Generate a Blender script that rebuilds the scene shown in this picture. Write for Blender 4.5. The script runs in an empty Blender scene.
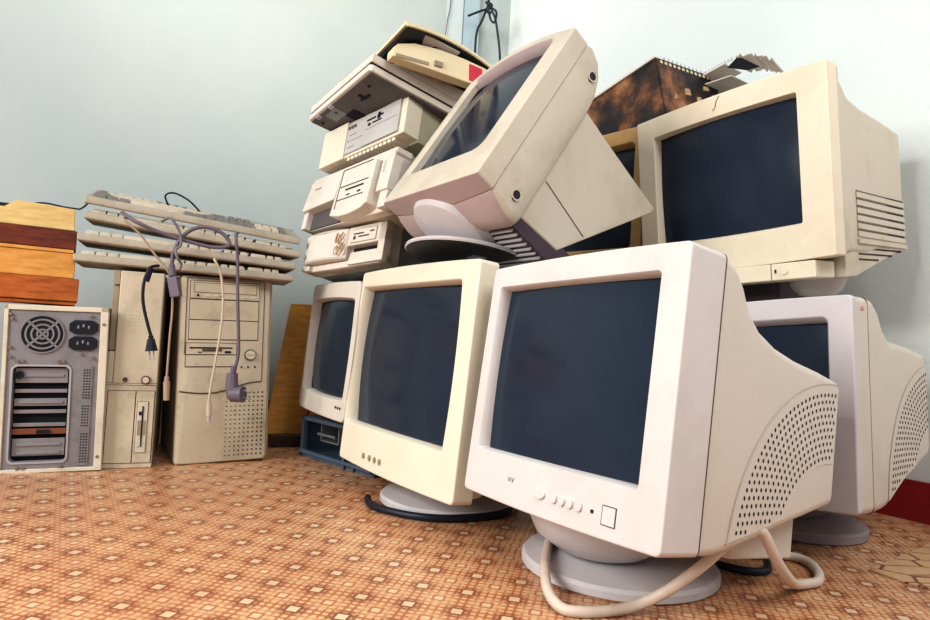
import bpy, math, random
from mathutils import Vector, Matrix
random.seed(7)
R = math.radians
SC = bpy.context.scene
COL = SC.collection

# ------------------------------------------------------------------ materials
def srgb(r, g, b):
    f = lambda c: (c/255/12.92 if c/255 <= 0.04045 else ((c/255+0.055)/1.055)**2.4)
    return (f(r), f(g), f(b), 1)

def new_mat(name):
    m = bpy.data.materials.new(name); m.use_nodes = True
    nt = m.node_tree; bs = nt.nodes['Principled BSDF']
    return m, nt, bs

def N(nt, typ, **kw):
    n = nt.nodes.new(typ)
    for k, v in kw.items():
        if k.startswith('i_'):
            key = k[2:]
            n.inputs[int(key) if key.isdigit() else key].default_value = v
        else: setattr(n, k, v)
    return n

def mat(name, rgb, rough=.5, dirt=None, amt=.35, scale=9, metal=0, spec=.35, dscale=70):
    """plastic / paint / metal with blotchy grime and fine speckle from object-space noise"""
    m, nt, bs = new_mat(name)
    bs.inputs['Roughness'].default_value = rough
    bs.inputs['Metallic'].default_value = metal
    bs.inputs['Specular IOR Level'].default_value = spec
    base = srgb(*rgb)
    if dirt is None:
        bs.inputs['Base Color'].default_value = base
        return m
    L = nt.links.new
    tc = N(nt, 'ShaderNodeTexCoord')
    n1 = N(nt, 'ShaderNodeTexNoise', i_Scale=scale, i_Detail=5.0, i_Roughness=.65)
    n2 = N(nt, 'ShaderNodeTexNoise', i_Scale=dscale, i_Detail=3.0, i_Roughness=.6)
    L(tc.outputs['Object'], n1.inputs['Vector']); L(tc.outputs['Object'], n2.inputs['Vector'])
    r1 = N(nt, 'ShaderNodeMapRange', i_1=.48, i_2=.78, i_3=0.0, i_4=amt)
    r2 = N(nt, 'ShaderNodeMapRange', i_1=.62, i_2=.80, i_3=0.0, i_4=amt*.5)
    L(n1.outputs['Fac'], r1.inputs[0]); L(n2.outputs['Fac'], r2.inputs[0])
    ad = N(nt, 'ShaderNodeMath', operation='ADD', use_clamp=True)
    L(r1.outputs[0], ad.inputs[0]); L(r2.outputs[0], ad.inputs[1])
    mx = N(nt, 'ShaderNodeMix', data_type='RGBA')
    mx.inputs[6].default_value = base; mx.inputs[7].default_value = srgb(*dirt)
    L(ad.outputs[0], mx.inputs[0]); L(mx.outputs[2], bs.inputs['Base Color'])
    rr = N(nt, 'ShaderNodeMapRange', i_1=0.0, i_2=1.0, i_3=rough, i_4=min(1, rough+.3))
    L(ad.outputs[0], rr.inputs[0]); L(rr.outputs[0], bs.inputs['Roughness'])
    return m

def wood(name, c1, c2, scale=6, rough=.55):
    m, nt, bs = new_mat(name); L = nt.links.new
    tc = N(nt, 'ShaderNodeTexCoord'); mp = N(nt, 'ShaderNodeMapping')
    mp.inputs['Scale'].default_value = (1.2, 6, 14)
    no = N(nt, 'ShaderNodeTexNoise', i_Scale=scale, i_Detail=6.0, i_Roughness=.65)
    L(tc.outputs['Object'], mp.inputs['Vector']); L(mp.outputs[0], no.inputs['Vector'])
    cr = N(nt, 'ShaderNodeValToRGB')
    cr.color_ramp.elements[0].position = .32; cr.color_ramp.elements[0].color = srgb(*c2)
    cr.color_ramp.elements[1].position = .66; cr.color_ramp.elements[1].color = srgb(*c1)
    L(no.outputs['Fac'], cr.inputs[0]); L(cr.outputs[0], bs.inputs['Base Color'])
    bs.inputs['Roughness'].default_value = rough
    bs.inputs['Specular IOR Level'].default_value = .3
    return m

M = {}
G_ = (150, 128, 96)
M['pinkwhite'] = mat('pinkish_white_plastic', (206, 200, 198), .42, (160, 148, 138), .32, 7)
M['pinkside'] = mat('warm_grey_white_plastic', (206, 198, 188), .45, (168, 152, 134), .25, 7)
M['cream'] = mat('cream_plastic', (220, 212, 194), .42, (178, 160, 126), .22, 7)
M['creamF'] = mat('warm_cream_plastic', (226, 214, 194), .42, (176, 152, 112), .28, 6)
M['lilac'] = mat('lilac_white_plastic', (198, 191, 194), .42, (164, 150, 144), .25, 7)
M['beigeD'] = mat('beige_side_plastic', (200, 192, 180), .45, (170, 150, 126), .3, 7)
M['beigeE'] = mat('beige_plastic', (200, 190, 174), .45, (146, 130, 106), .5, 6)
M['yellowed'] = mat('yellowed_plastic', (196, 158, 104), .45, (122, 88, 52), .6, 7)
M['white'] = mat('off_white_plastic', (216, 208, 198), .45, (168, 146, 116), .35, 9)
M['case'] = mat('aged_beige_case_paint', (196, 184, 162), .5, (112, 94, 74), .6, 9)
M['caselight'] = mat('pale_case_paint', (204, 194, 176), .5, (130, 110, 86), .5, 9)
M['casedark'] = mat('darker_beige_plastic', (152, 138, 116), .55, (100, 82, 62), .5, 12)  # darker beige for side strip, cover and small parts
M['greypanel'] = mat('cool_grey_panel', (186, 184, 182), .5, (140, 130, 120), .3, 9)
M['darkgrey'] = mat('dark_grey_underside', (92, 88, 88), .6, (58, 56, 60), .5, 9)
M['greymetal'] = mat('blue_grey_sheet_metal', (128, 132, 136), .45, (88, 88, 92), .4, 9, metal=.2)
M['khaki'] = mat('khaki_grey_cover_paint', (176, 170, 146), .5, (130, 122, 100), .4, 8)
M['steel'] = mat('galvanised_steel', (150, 148, 152), .42, (92, 82, 80), .6, 12, metal=.55)
M['steelbright'] = mat('bright_steel', (190, 188, 192), .38, (120, 110, 108), .4, 14, metal=.5)
M['black'] = mat('black_plastic', (22, 24, 34), .45, (50, 48, 54), .3, 20)
M['void'] = mat('dark_recess', (14, 16, 26), .8)
M['hole'] = mat('vent_hole_dark', (44, 36, 42), .8)
M['line'] = mat('panel_gap_dark', (84, 68, 60), .8)
M['greyline'] = mat('moulded_groove_grey', (150, 136, 124), .7)
M['rim'] = mat('soft_moulded_edge', (178, 166, 154), .6)
M['blue'] = mat('blue_painted_steel', (82, 98, 116), .45, (44, 52, 66), .6, 8, metal=.1)
M['brass'] = mat('tarnished_screw', (150, 134, 120), .4, (104, 72, 56), .6, 60, metal=.6)
M['copper'] = mat('copper_brown_bracket', (128, 78, 52), .5, (80, 48, 36), .5, 20, metal=.3)
M['undershade'] = mat('mauve_painted_shade_plastic', (176, 160, 160), .5, (136, 118, 120), .3, 8)  # beige plastic with underside shade put into the colour
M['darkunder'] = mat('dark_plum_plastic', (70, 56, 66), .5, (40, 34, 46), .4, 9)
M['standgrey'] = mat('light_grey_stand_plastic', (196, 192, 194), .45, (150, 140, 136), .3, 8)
M['standdark'] = mat('mid_grey_stand_plastic', (148, 138, 142), .5, (110, 98, 100), .3, 8)  # darker grey for the right floor monitor's foot and bowl
M['redplum'] = mat('dark_red_inside_plastic', (84, 44, 46), .5, (44, 28, 36), .4, 9)
M['keybody'] = mat('keyboard_beige', (172, 162, 146), .5, (110, 92, 76), .5, 10)
M['keylight'] = mat('ivory_keycap', (196, 186, 168), .5, (140, 120, 98), .5, 30)
M['keygrey'] = mat('grey_keycap', (124, 120, 116), .5, (90, 82, 78), .4, 30)
M['purple'] = mat('mauve_grey_rubber', (102, 92, 104), .5, (78, 68, 80), .4, 30)
M['greycable'] = mat('dull_grey_rubber', (116, 108, 112), .5, (84, 78, 84), .4, 30)
M['beigecable'] = mat('beige_cable_rubber', (190, 174, 154), .5, (140, 118, 98), .4, 30)
M['browncable'] = mat('tan_plug_plastic', (164, 144, 124), .5, (122, 100, 82), .4, 30)
M['greyvga'] = mat('warm_grey_monitor_cable', (204, 188, 174), .42, (150, 130, 116), .3, 30)
M['blackrub'] = mat('black_rubber', (20, 24, 38), .45)
M['red'] = mat('red_sticker', (196, 44, 62), .5, (160, 30, 46), .3, 30)
M['rednote'] = mat('faded_red_print', (222, 150, 140), .6)
M['creamshell'] = mat('yellow_cream_shell_plastic', (220, 206, 172), .5, (186, 162, 120), .35, 7)
M['glue'] = mat('brown_adhesive_smear', (176, 138, 96), .6, (216, 200, 180), .8, 60)
M['wood_orange'] = wood('orange_varnished_wood', (186, 104, 44), (140, 68, 30))
M['wood_pale'] = wood('pale_yellow_wood', (214, 160, 84), (188, 126, 58))
M['wood_red'] = wood('dark_red_stained_wood', (116, 52, 32), (74, 30, 24))
M['wood_cream'] = wood('cream_plywood', (216, 190, 132), (196, 162, 100))
M['wood_mustard'] = wood('mustard_brown_board', (222, 158, 74), (190, 128, 56))
M['wood_dark'] = wood('dark_brown_wood', (72, 48, 36), (46, 32, 30))
M['trimwhite'] = mat('pale_blue_gloss_paint', (190, 200, 201), .4, (170, 180, 182), .3, 5)
M['trimblue'] = mat('blue_grey_gloss_paint', (164, 182, 190), .4, (146, 164, 174), .3, 5)

def screen_mat():
    m, nt, bs = new_mat('dark_slate_glass'); L = nt.links.new
    tc = N(nt, 'ShaderNodeTexCoord')
    no = N(nt, 'ShaderNodeTexNoise', i_Scale=5.0, i_Detail=4.0)
    L(tc.outputs['Object'], no.inputs['Vector'])
    mx = N(nt, 'ShaderNodeMix', data_type='RGBA')
    mx.inputs[6].default_value = srgb(32, 41, 56); mx.inputs[7].default_value = srgb(42, 52, 66)
    L(no.outputs['Fac'], mx.inputs[0]); L(mx.outputs[2], bs.inputs['Base Color'])
    rr = N(nt, 'ShaderNodeMapRange', i_1=.3, i_2=.7, i_3=.10, i_4=.22)
    L(no.outputs['Fac'], rr.inputs[0]); L(rr.outputs[0], bs.inputs['Roughness'])
    bs.inputs['Specular IOR Level'].default_value = .2
    return m
M['screen'] = screen_mat()

def burnt_mat():
    m, nt, bs = new_mat('scorched_rusty_steel'); L = nt.links.new
    tc = N(nt, 'ShaderNodeTexCoord')
    n1 = N(nt, 'ShaderNodeTexNoise', i_Scale=11.0, i_Detail=5.0, i_Roughness=.6)
    L(tc.outputs['Object'], n1.inputs['Vector'])
    cr = N(nt, 'ShaderNodeValToRGB'); e = cr.color_ramp.elements
    e[0].position = .42; e[0].color = srgb(26, 22, 28)
    e[1].position = .80; e[1].color = srgb(190, 160, 132)
    a = e.new(.52); a.color = srgb(70, 44, 32)
    b = e.new(.62); b.color = srgb(140, 90, 56)
    L(n1.outputs['Fac'], cr.inputs[0]); L(cr.outputs[0], bs.inputs['Base Color'])
    bs.inputs['Roughness'].default_value = .5; bs.inputs['Metallic'].default_value = .25
    return m
M['burnt'] = burnt_mat()

def wall_mat(name, c_low, c_high, z0, z1):
    m, nt, bs = new_mat(name); L = nt.links.new
    tc = N(nt, 'ShaderNodeTexCoord')
    no = N(nt, 'ShaderNodeTexNoise', i_Scale=2.2, i_Detail=6.0, i_Roughness=.6)
    n2 = N(nt, 'ShaderNodeTexNoise', i_Scale=60.0, i_Detail=3.0)
    L(tc.outputs['Object'], no.inputs['Vector']); L(tc.outputs['Object'], n2.inputs['Vector'])
    mx = N(nt, 'ShaderNodeMix', data_type='RGBA')
    mx.inputs[6].default_value = srgb(*c_low); mx.inputs[7].default_value = srgb(*c_high)
    r = N(nt, 'ShaderNodeMapRange', i_1=.3, i_2=.7, i_3=0.0, i_4=1.0)
    L(no.outputs['Fac'], r.inputs[0])
    L(r.outputs[0], mx.inputs[0]); L(mx.outputs[2], bs.inputs['Base Color'])
    bp = N(nt, 'ShaderNodeBump', i_Strength=.08, i_Distance=.01)
    L(n2.outputs['Fac'], bp.inputs['Height']); L(bp.outputs[0], bs.inputs['Normal'])
    bs.inputs['Roughness'].default_value = .45
    bs.inputs['Specular IOR Level'].default_value = .3
    return m
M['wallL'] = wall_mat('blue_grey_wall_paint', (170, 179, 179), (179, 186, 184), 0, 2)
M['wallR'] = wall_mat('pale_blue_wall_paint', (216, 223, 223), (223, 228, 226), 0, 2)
M['redskirt'] = mat('dark_red_skirting_paint', (140, 26, 30), .45, (96, 16, 24), .4, 8)

def floor_mat():
    m, nt, bs = new_mat('patterned_orange_linoleum'); L = nt.links.new
    tc = N(nt, 'ShaderNodeTexCoord'); mp = N(nt, 'ShaderNodeMapping')
    mp.inputs['Rotation'].default_value = (0, 0, R(-32))
    P = .0880
    mp.inputs['Scale'].default_value = (1/P, 1/P, 1)
    mp.inputs['Location'].default_value = (.08, .35, 0)
    L(tc.outputs['Object'], mp.inputs['Vector'])
    sx = N(nt, 'ShaderNodeSeparateXYZ'); L(mp.outputs[0], sx.inputs[0])
    def ma(op, a, b=None, c=None):
        n = N(nt, 'ShaderNodeMath', operation=op)
        for i, v in enumerate((a, b, c)):
            if v is None: continue
            if isinstance(v, (int, float)): n.inputs[i].default_value = v
            else: L(v, n.inputs[i])
        return n.outputs[0]
    x, y = sx.outputs[0], sx.outputs[1]
    def cell(v, k, off=0.):   # |frac(k v + off) - .5|
        return ma('ABSOLUTE', ma('SUBTRACT', ma('FRACT', ma('ADD', ma('MULTIPLY', v, k), off)), .5))
    def step(a, lo, hi):
        n = N(nt, 'ShaderNodeMapRange', i_1=lo, i_2=hi, i_3=1.0, i_4=0.0); L(a, n.inputs[0]); return n.outputs[0]
    def mix(f, a, b):
        n = N(nt, 'ShaderNodeMix', data_type='RGBA')
        L(f, n.inputs[0])
        for i, v in ((6, a), (7, b)):
            if isinstance(v, tuple): n.inputs[i].default_value = v
            else: L(v, n.inputs[i])
        return n.outputs[2]
    dA = ma('MINIMUM', ma('ADD', cell(x, 1), cell(y, 1)), ma('ADD', cell(x, 1, .5), cell(y, 1, .5)))   # lozenges, staggered
    dB = ma('MINIMUM', ma('ADD', cell(x, 1, .5), cell(y, 1)), ma('ADD', cell(x, 1), cell(y, 1, .5)))   # rosettes between them
    s = ma('ADD', x, y); d = ma('SUBTRACT', x, y)
    latt = step(ma('MAXIMUM', cell(s, 6, .5), cell(d, 6, .5)), .24, .40)          # small diamonds parted by fine lines
    bead = step(ma('SQRT', ma('ADD', ma('POWER', cell(s, 3), 2), ma('POWER', cell(d, 3), 2))), .24, .34)
    line = srgb(170, 106, 72); cream = srgb(214, 178, 136); tan = srgb(184, 128, 90); brown = srgb(124, 78, 58); pale = srgb(214, 192, 158)
    near = step(dA, .17, .34)                          # darker filling around the lozenge
    fill = mix(near, cream, tan)
    c = mix(latt, mix(near, line, brown), fill)
    c = mix(ma('MULTIPLY', step(dB, .16, .36), .55), c, cream)
    c = mix(ma('MULTIPLY', bead, step(dB, .24, .34)), c, cream)
    c = mix(ma('SUBTRACT', step(dB, .13, .15), step(dB, .08, .10)), c, line)
    c = mix(step(dB, .07, .09), c, pale)
    c = mix(ma('SUBTRACT', step(dA, .15, .17), step(dA, .10, .115)), c, brown)
    c = mix(step(dA, .10, .115), c, pale)
    no = N(nt, 'ShaderNodeTexNoise', i_Scale=3.0, i_Detail=6.0, i_Roughness=.65)
    L(tc.outputs['Object'], no.inputs['Vector'])
    wr = N(nt, 'ShaderNodeMapRange', i_1=.35, i_2=.7, i_3=.0, i_4=.5); L(no.outputs['Fac'], wr.inputs[0])
    c = mix(wr.outputs[0], c, srgb(156, 88, 54))
    L(c, bs.inputs['Base Color'])
    rr = N(nt, 'ShaderNodeMapRange', i_1=.3, i_2=.7, i_3=.24, i_4=.36); L(no.outputs['Fac'], rr.inputs[0])
    L(rr.outputs[0], bs.inputs['Roughness'])
    bs.inputs['Specular IOR Level'].default_value = .45
    return m
M['floor'] = floor_mat()

def offcut_mat():
    m, nt, bs = new_mat('tan_leaf_pattern_linoleum'); L = nt.links.new
    tc = N(nt, 'ShaderNodeTexCoord'); mp = N(nt, 'ShaderNodeMapping')
    mp.inputs['Scale'].default_value = (13, 24, 1); mp.inputs['Rotation'].default_value = (0, 0, R(35))
    vo = N(nt, 'ShaderNodeTexVoronoi', feature='DISTANCE_TO_EDGE', i_Scale=1.0)
    L(tc.outputs['Object'], mp.inputs['Vector']); L(mp.outputs[0], vo.inputs['Vector'])
    st = N(nt, 'ShaderNodeMapRange', i_1=.025, i_2=.045, i_3=1.0, i_4=0.0); L(vo.outputs['Distance'], st.inputs[0])
    no = N(nt, 'ShaderNodeTexNoise', i_Scale=90.0, i_Detail=3.0); L(tc.outputs['Object'], no.inputs['Vector'])
    m0 = N(nt, 'ShaderNodeMix', data_type='RGBA'); m0.inputs[6].default_value = srgb(180, 142, 102); m0.inputs[7].default_value = srgb(204, 168, 128)
    L(no.outputs['Fac'], m0.inputs[0])
    m1 = N(nt, 'ShaderNodeMix', data_type='RGBA'); m1.inputs[7].default_value = srgb(112, 66, 50)
    L(st.outputs[0], m1.inputs[0]); L(m0.outputs[2], m1.inputs[6]); L(m1.outputs[2], bs.inputs['Base Color'])
    bs.inputs['Roughness'].default_value = .4
    return m
M['offcut'] = offcut_mat()

# ------------------------------------------------------------------ helpers
def euler(e):   # yaw, backward tilt, roll (degrees); object x = right seen from its front, y = depth, z = up
    return (Matrix.Rotation(R(e[0]), 4, 'Z') @ Matrix.Rotation(-R(e[1]), 4, 'X') @ Matrix.Rotation(R(e[2]), 4, 'Y'))

class Thing:
    """an Empty standing at the base of a thing; meshes are given in the thing's own measured frame"""
    def __init__(s, name, label, cat, loc, e=(0, 0, 0), base=(0, 0, 0), group=None):
        s.F = Matrix.Translation(Vector(loc)) @ euler(e)       # measured frame
        s.off = Vector(base)
        o = bpy.data.objects.new(name, None); COL.objects.link(o)
        o.empty_display_size = .05
        o.matrix_world = s.F @ Matrix.Translation(s.off)
        o['label'] = label; o['category'] = cat
        if group: o['group'] = group
        s.o = o; s.Winv = (s.F @ Matrix.Translation(s.off)).inverted()

class MB:
    def __init__(s): s.v = []; s.f = []; s.mi = []; s.m = 0
    def add(s, vs, fs):
        b = len(s.v); s.v += [Vector(p) for p in vs]
        for f in fs: s.f.append(tuple(b+i for i in f)); s.mi.append(s.m)
        return s
    def box(s, x0, x1, y0, y1, z0, z1):
        return s.add([(x0,y0,z0),(x1,y0,z0),(x1,y1,z0),(x0,y1,z0),(x0,y0,z1),(x1,y0,z1),(x1,y1,z1),(x0,y1,z1)],
                     [(0,3,2,1),(4,5,6,7),(0,1,5,4),(1,2,6,5),(2,3,7,6),(3,0,4,7)])
    def hexa(s, bottom, top):
        return s.add(list(bottom)+list(top), [(0,3,2,1),(4,5,6,7),(0,1,5,4),(1,2,6,5),(2,3,7,6),(3,0,4,7)])
    def prism(s, poly, axis, a, b):
        """poly: 2-D points; extruded along axis ('x','y','z') from a to b"""
        def P(p, t):
            return {'x': (t, p[0], p[1]), 'y': (p[0], t, p[1]), 'z': (p[0], p[1], t)}[axis]
        n = len(poly)
        return s.add([P(p, a) for p in poly]+[P(p, b) for p in poly],
              [tuple(range(n-1, -1, -1)), tuple(range(n, 2*n))]+[(i, (i+1) % n, n+(i+1) % n, n+i) for i in range(n)])
    def disc(s, c, r, axis='y', t=.002, n=20, rz=None, ph=0.):
        rz = rz or r
        pl = [(math.cos(2*math.pi*i/n+ph)*r, math.sin(2*math.pi*i/n+ph)*rz) for i in range(n)]
        k = {'x': (1, 2, 0), 'y': (0, 2, 1), 'z': (0, 1, 2)}[axis]
        return s.prism([(p[0]+c[k[0]], p[1]+c[k[1]]) for p in pl], axis, c[k[2]]-t/2, c[k[2]]+t/2)
    def ring(s, c, r0, r1, axis='y', t=.002, n=32):
        k = {'x': (1, 2, 0), 'y': (0, 2, 1), 'z': (0, 1, 2)}[axis]
        vs = []
        for rr, tt in ((r0, -t/2), (r1, -t/2), (r1, t/2), (r0, t/2)):
            for i in range(n):
                a = 2*math.pi*i/n; p = [0, 0, 0]
                p[k[0]] = c[k[0]]+math.cos(a)*rr; p[k[1]] = c[k[1]]+math.sin(a)*rr; p[k[2]] = c[k[2]]+tt
                vs.append(p)
        fs = [(j*n+i, j*n+(i+1) % n, ((j+1) % 4)*n+(i+1) % n, ((j+1) % 4)*n+i) for j in range(4) for i in range(n)]
        return s.add(vs, fs)
    def loft(s, loops, cap0=True, cap1=True):
        n = len(loops[0]); vs = [p for l in loops for p in l]; fs = []
        for j in range(len(loops)-1):
            for i in range(n):
                fs.append((j*n+i, j*n+(i+1) % n, (j+1)*n+(i+1) % n, (j+1)*n+i))
        if cap0: fs.append(tuple(range(n-1, -1, -1)))
        if cap1: b = (len(loops)-1)*n; fs.append(tuple(range(b, b+n)))
        return s.add(vs, fs)
    def lathe(s, prof, c=(0, 0, 0), n=48, T=None):
        vs = []
        for r, z in prof:
            for i in range(n):
                a = 2*math.pi*i/n
                p = Vector((c[0]+r*math.cos(a), c[1]+r*math.sin(a), c[2]+z))
                vs.append(T @ p if T else p)
        fs = [(j*n+i, j*n+(i+1) % n, (j+1)*n+(i+1) % n, (j+1)*n+i) for j in range(len(prof)-1) for i in range(n)]
        fs += [tuple(range(n-1, -1, -1)), tuple(range((len(prof)-1)*n, len(prof)*n))]
        return s.add(vs, fs)
    def tube(s, pts, r, n=8, sub=6, r1=None):
        P = [Vector(p) for p in pts]; path = []
        for i in range(len(P)-1):
            p0 = P[max(i-1, 0)]; p1 = P[i]; p2 = P[i+1]; p3 = P[min(i+2, len(P)-1)]
            for k in range(sub):
                t = k/sub
                path.append(.5*((2*p1)+(-p0+p2)*t+(2*p0-5*p1+4*p2-p3)*t*t+(-p0+3*p1-3*p2+p3)*t**3))
        path.append(P[-1])
        if len(P) == 2: path = P
        up = Vector((0, 0, 1)); loops = []
        d0 = (path[1]-path[0]).normalized()
        nrm = d0.cross(up if abs(d0.z) < .9 else Vector((1, 0, 0))).normalized()
        for i, p in enumerate(path):
            d = (path[min(i+1, len(path)-1)]-path[max(i-1, 0)]).normalized()
            nrm = (nrm-d*nrm.dot(d)).normalized(); bn = d.cross(nrm)
            rr = r if r1 is None else r+(r1-r)*i/(len(path)-1)
            loops.append([p+(nrm*math.cos(2*math.pi*k/n)+bn*math.sin(2*math.pi*k/n))*rr for k in range(n)])
        return s.loft(loops)
    def build(s, name, m, parent=None, bevel=0, seg=2, world=False, sharp=35, scale=1., smooth=True, wn=False):
        """links everything collected so far as ONE mesh object"""
        import bmesh
        me = bpy.data.meshes.new(name)
        if isinstance(parent, Thing):
            if world: vs = [parent.Winv @ p for p in s.v]
            else: vs = [p*scale-parent.off for p in s.v]
            par = parent.o
        elif isinstance(parent, tuple):            # (Thing, parent part): sub-part
            th, par = parent
            vs = [th.Winv @ p for p in s.v] if world else [p*scale-th.off for p in s.v]
        else: vs = s.v; par = None
        me.from_pydata([tuple(p) for p in vs], [], s.f)
        bm = bmesh.new(); bm.from_mesh(me)
        bmesh.ops.recalc_face_normals(bm, faces=bm.faces); bm.to_mesh(me); bm.free()
        ms = m if isinstance(m, (list, tuple)) else [m]
        for q in ms: me.materials.append(M[q])
        if len(ms) > 1: me.polygons.foreach_set('material_index', s.mi)
        if smooth:
            me.polygons.foreach_set('use_smooth', [True]*len(me.polygons))
            me.set_sharp_from_angle(angle=R(sharp))
        o = bpy.data.objects.new(name, me); COL.objects.link(o)
        if par: o.parent = par
        if bevel:
            b = o.modifiers.new('bevel', 'BEVEL'); b.width = bevel; b.segments = seg
            b.limit_method = 'ANGLE'; b.angle_limit = R(40); b.harden_normals = True
        if wn:
            w_ = o.modifiers.new('normals', 'WEIGHTED_NORMAL'); w_.weight = 80; w_.keep_sharp = True
        return o

def B(*a): return MB().box(*a)
def lab(o, text): o['label'] = text; return o
def tag(o, label, cat, group=None):
    o['label'] = label; o['category'] = cat
    if group: o['group'] = group
    return o
def struct(name, mb, m):
    o = mb.build(name, m, smooth=False); o['kind'] = 'structure'; return o

def rr(xl, xr, zb, zt, r, y=0, bow=0, bowx=0, ns=8, nc=5, yf=None):
    """rounded rectangle in the x-z plane, constant vertex count; bow swells top and bottom edges"""
    r = max(min(r, (xr-xl)/2*.98, (zt-zb)/2*.98), 1e-4)
    out = []
    C = [(xr-r, zt-r, 0), (xl+r, zt-r, 90), (xl+r, zb+r, 180), (xr-r, zb+r, 270)]
    for k, (cx, cz, a0) in enumerate(C):
        for i in range(nc):
            a = R(a0+90*i/(nc-1)); out.append((cx+r*math.cos(a), cz+r*math.sin(a)))
        nx, nz, na = C[(k+1) % 4]
        p = out[-1]; q = (nx+r*math.cos(R(na)), nz+r*math.sin(R(na)))
        for i in range(1, ns):
            t = i/ns; out.append((p[0]+(q[0]-p[0])*t, p[1]+(q[1]-p[1])*t))
    cx, cz, hw, hh = (xl+xr)/2, (zb+zt)/2, (xr-xl)/2, (zt-zb)/2
    res = []
    for x, z in out:
        u, w = (x-cx)/hw, (z-cz)/hh
        z2 = z+bow*w*(1-u*u); x2 = x+bowx*u*(1-w*w)
        res.append((x2, y+(yf(u, w) if yf else 0), z2))
    return res

def mauve(o, m):  # paints shade onto downward-facing faces with a second material
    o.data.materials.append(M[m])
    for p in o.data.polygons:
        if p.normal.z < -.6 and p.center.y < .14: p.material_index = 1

def bezel(th, m, s, out, inn, depth, rec=.014, r=.012, ri=.01, e=.004, slope=.006, bow=0, bowi=0, bowxi=0, conv=0, name='front_bezel', under=None):
    xl, xr, zb, zt = out; a, b, c, d = inn
    cf = (lambda u, w: conv*(u*u)) if conv else None
    def cfi(u, w):
        if not conv: return 0
        x = (a+b)/2+u*(b-a)/2; uu = (x-(xl+xr)/2)/((xr-xl)/2); return conv*uu*uu
    L = [rr(xl, xr, zb, zt, r, depth, bow),
         rr(xl, xr, zb, zt, r, e, bow, yf=cf),
         rr(xl+e*.3, xr-e*.3, zb+e*.3, zt-e*.3, r, e*.3, bow, yf=cf),
         rr(xl+e, xr-e, zb+e, zt-e, r, 0, bow, yf=cf),
         rr(a-slope, b+slope, c-slope, d+slope, ri+slope, 0, bowi, bowxi, yf=cfi),
         rr(a-slope*.7, b+slope*.7, c-slope*.7, d+slope*.7, ri+slope*.7, .002, bowi, bowxi, yf=cfi),
         rr(a, b, c, d, ri, rec+(conv*.3), bowi, bowxi),
         rr(a, b, c, d, ri, rec+.012+conv*.3, bowi, bowxi)]
    o = MB().loft(L, False, False).build(name, m, th, scale=s, sharp=50, wn=True)
    if under: mauve(o, under)
    return o

def screen(th, s, a, b, c, d, y, bulge=.012, m='screen', n=14):
    mb = MB(); vs = []; cx, cz = (a+b)/2, (c+d)/2; p = .004
    for j in range(n+1):
        for i in range(n+1):
            x = a-p+(b-a+2*p)*i/n; z = c-p+(d-c+2*p)*j/n
            u, w = (x-cx)/((b-a)/2), (z-cz)/((d-c)/2)
            vs.append((x, y-bulge+bulge*(u*u*.6+w*w*.4), z))
    fs = [(j*(n+1)+i, j*(n+1)+i+1, (j+1)*(n+1)+i+1, (j+1)*(n+1)+i) for j in range(n) for i in range(n)]
    mb.add(vs, fs)
    return mb.build('screen', m, th, scale=s)

def housing(th, m, s, rings, name='rear_housing', cap=True):
    L = [rr(xl, xr, zb, zt, r, y, bow) for (y, xl, xr, zb, zt, r, bow) in rings]
    return MB().loft(L, cap, cap).build(name, m, th, scale=s, sharp=40, wn=True)

def seam(th, s, out, y0, y1, r, bow=0):
    xl, xr, zb, zt = out; e = .0006
    L = [rr(xl+.004, xr-.004, zb+.004, zt-.004, r, y0, bow), rr(xl-e, xr+e, zb-e, zt+e, r, y0, bow), rr(xl-e, xr+e, zb-e, zt+e, r, y1, bow), rr(xl+.004, xr-.004, zb+.004, zt-.004, r, y1, bow)]
    return MB().loft(L, False, False).build('casing_seam', 'line', th, scale=s)

def lerp_ring(rings, y, k):
    for A, Bq in zip(rings, rings[1:]):
        if A[0] <= y <= Bq[0]:
            t = (y-A[0])/(Bq[0]-A[0]+1e-9); return A[k]+(Bq[k]-A[k])*t
    return rings[-1][k]

def vent_sector(th, s, rings, cy, cz, r0, r1, mp, step=.0112):
    """raised fan-shaped panel on the right-hand side of a housing, with rows of oval vent holes"""
    X = lambda y: lerp_ring(rings, y, 2); ZB = lambda y: lerp_ring(rings, y, 3); ymax = rings[-1][0]-.020
    ok = lambda y, z: y <= ymax and z >= ZB(y)+.020
    mb = MB(); nr, na = 12, 40; grid = {}
    vs = []; fs = []
    for j in range(nr+1):
        r = r0+(r1-r0)*j/nr
        for i in range(na+1):
            a = R(90+92*i/na)
            y = cy+r*math.cos(a); z = cz+r*math.sin(a)
            y = min(y, ymax+.004); z = max(z, ZB(y)+.0145)
            grid[j, i] = len(vs); vs.append((X(y)+.0012, y, z))
    for j in range(nr):
        for i in range(na):
            fs.append((grid[j, i], grid[j, i+1], grid[j+1, i+1], grid[j+1, i]))
    mb.add(vs, fs)
    # rim around the panel
    mb.m = 1
    edge = [vs[grid[nr, i]] for i in range(na+1)]
    mb.tube([(p[0]-.0002, p[1], p[2]) for p in edge[::4]], .0009, 5, 3)
    mb.m = 2
    r = r0+.009; k = 0
    while r < r1-.008:
        n = int(r*R(92)/step)
        for i in range(n+1):
            a = R(90)+((i+(.5 if k % 2 else 0))*step)/r
            y = cy+r*math.cos(a); z = cz+r*math.sin(a)
            if a < R(182) and ok(y, z):
                x = X(y)+.0016
                q = [(x, y+.0021*math.cos(t)*1.0, z+.0030*math.sin(t)) for t in [2*math.pi*h/8 for h in range(8)]]
                mb.add(q, [tuple(range(8))])
        r += .0102; k += 1
    return mb.build('vent_panel', [mp, 'rim', 'hole'], th, scale=s)

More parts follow.
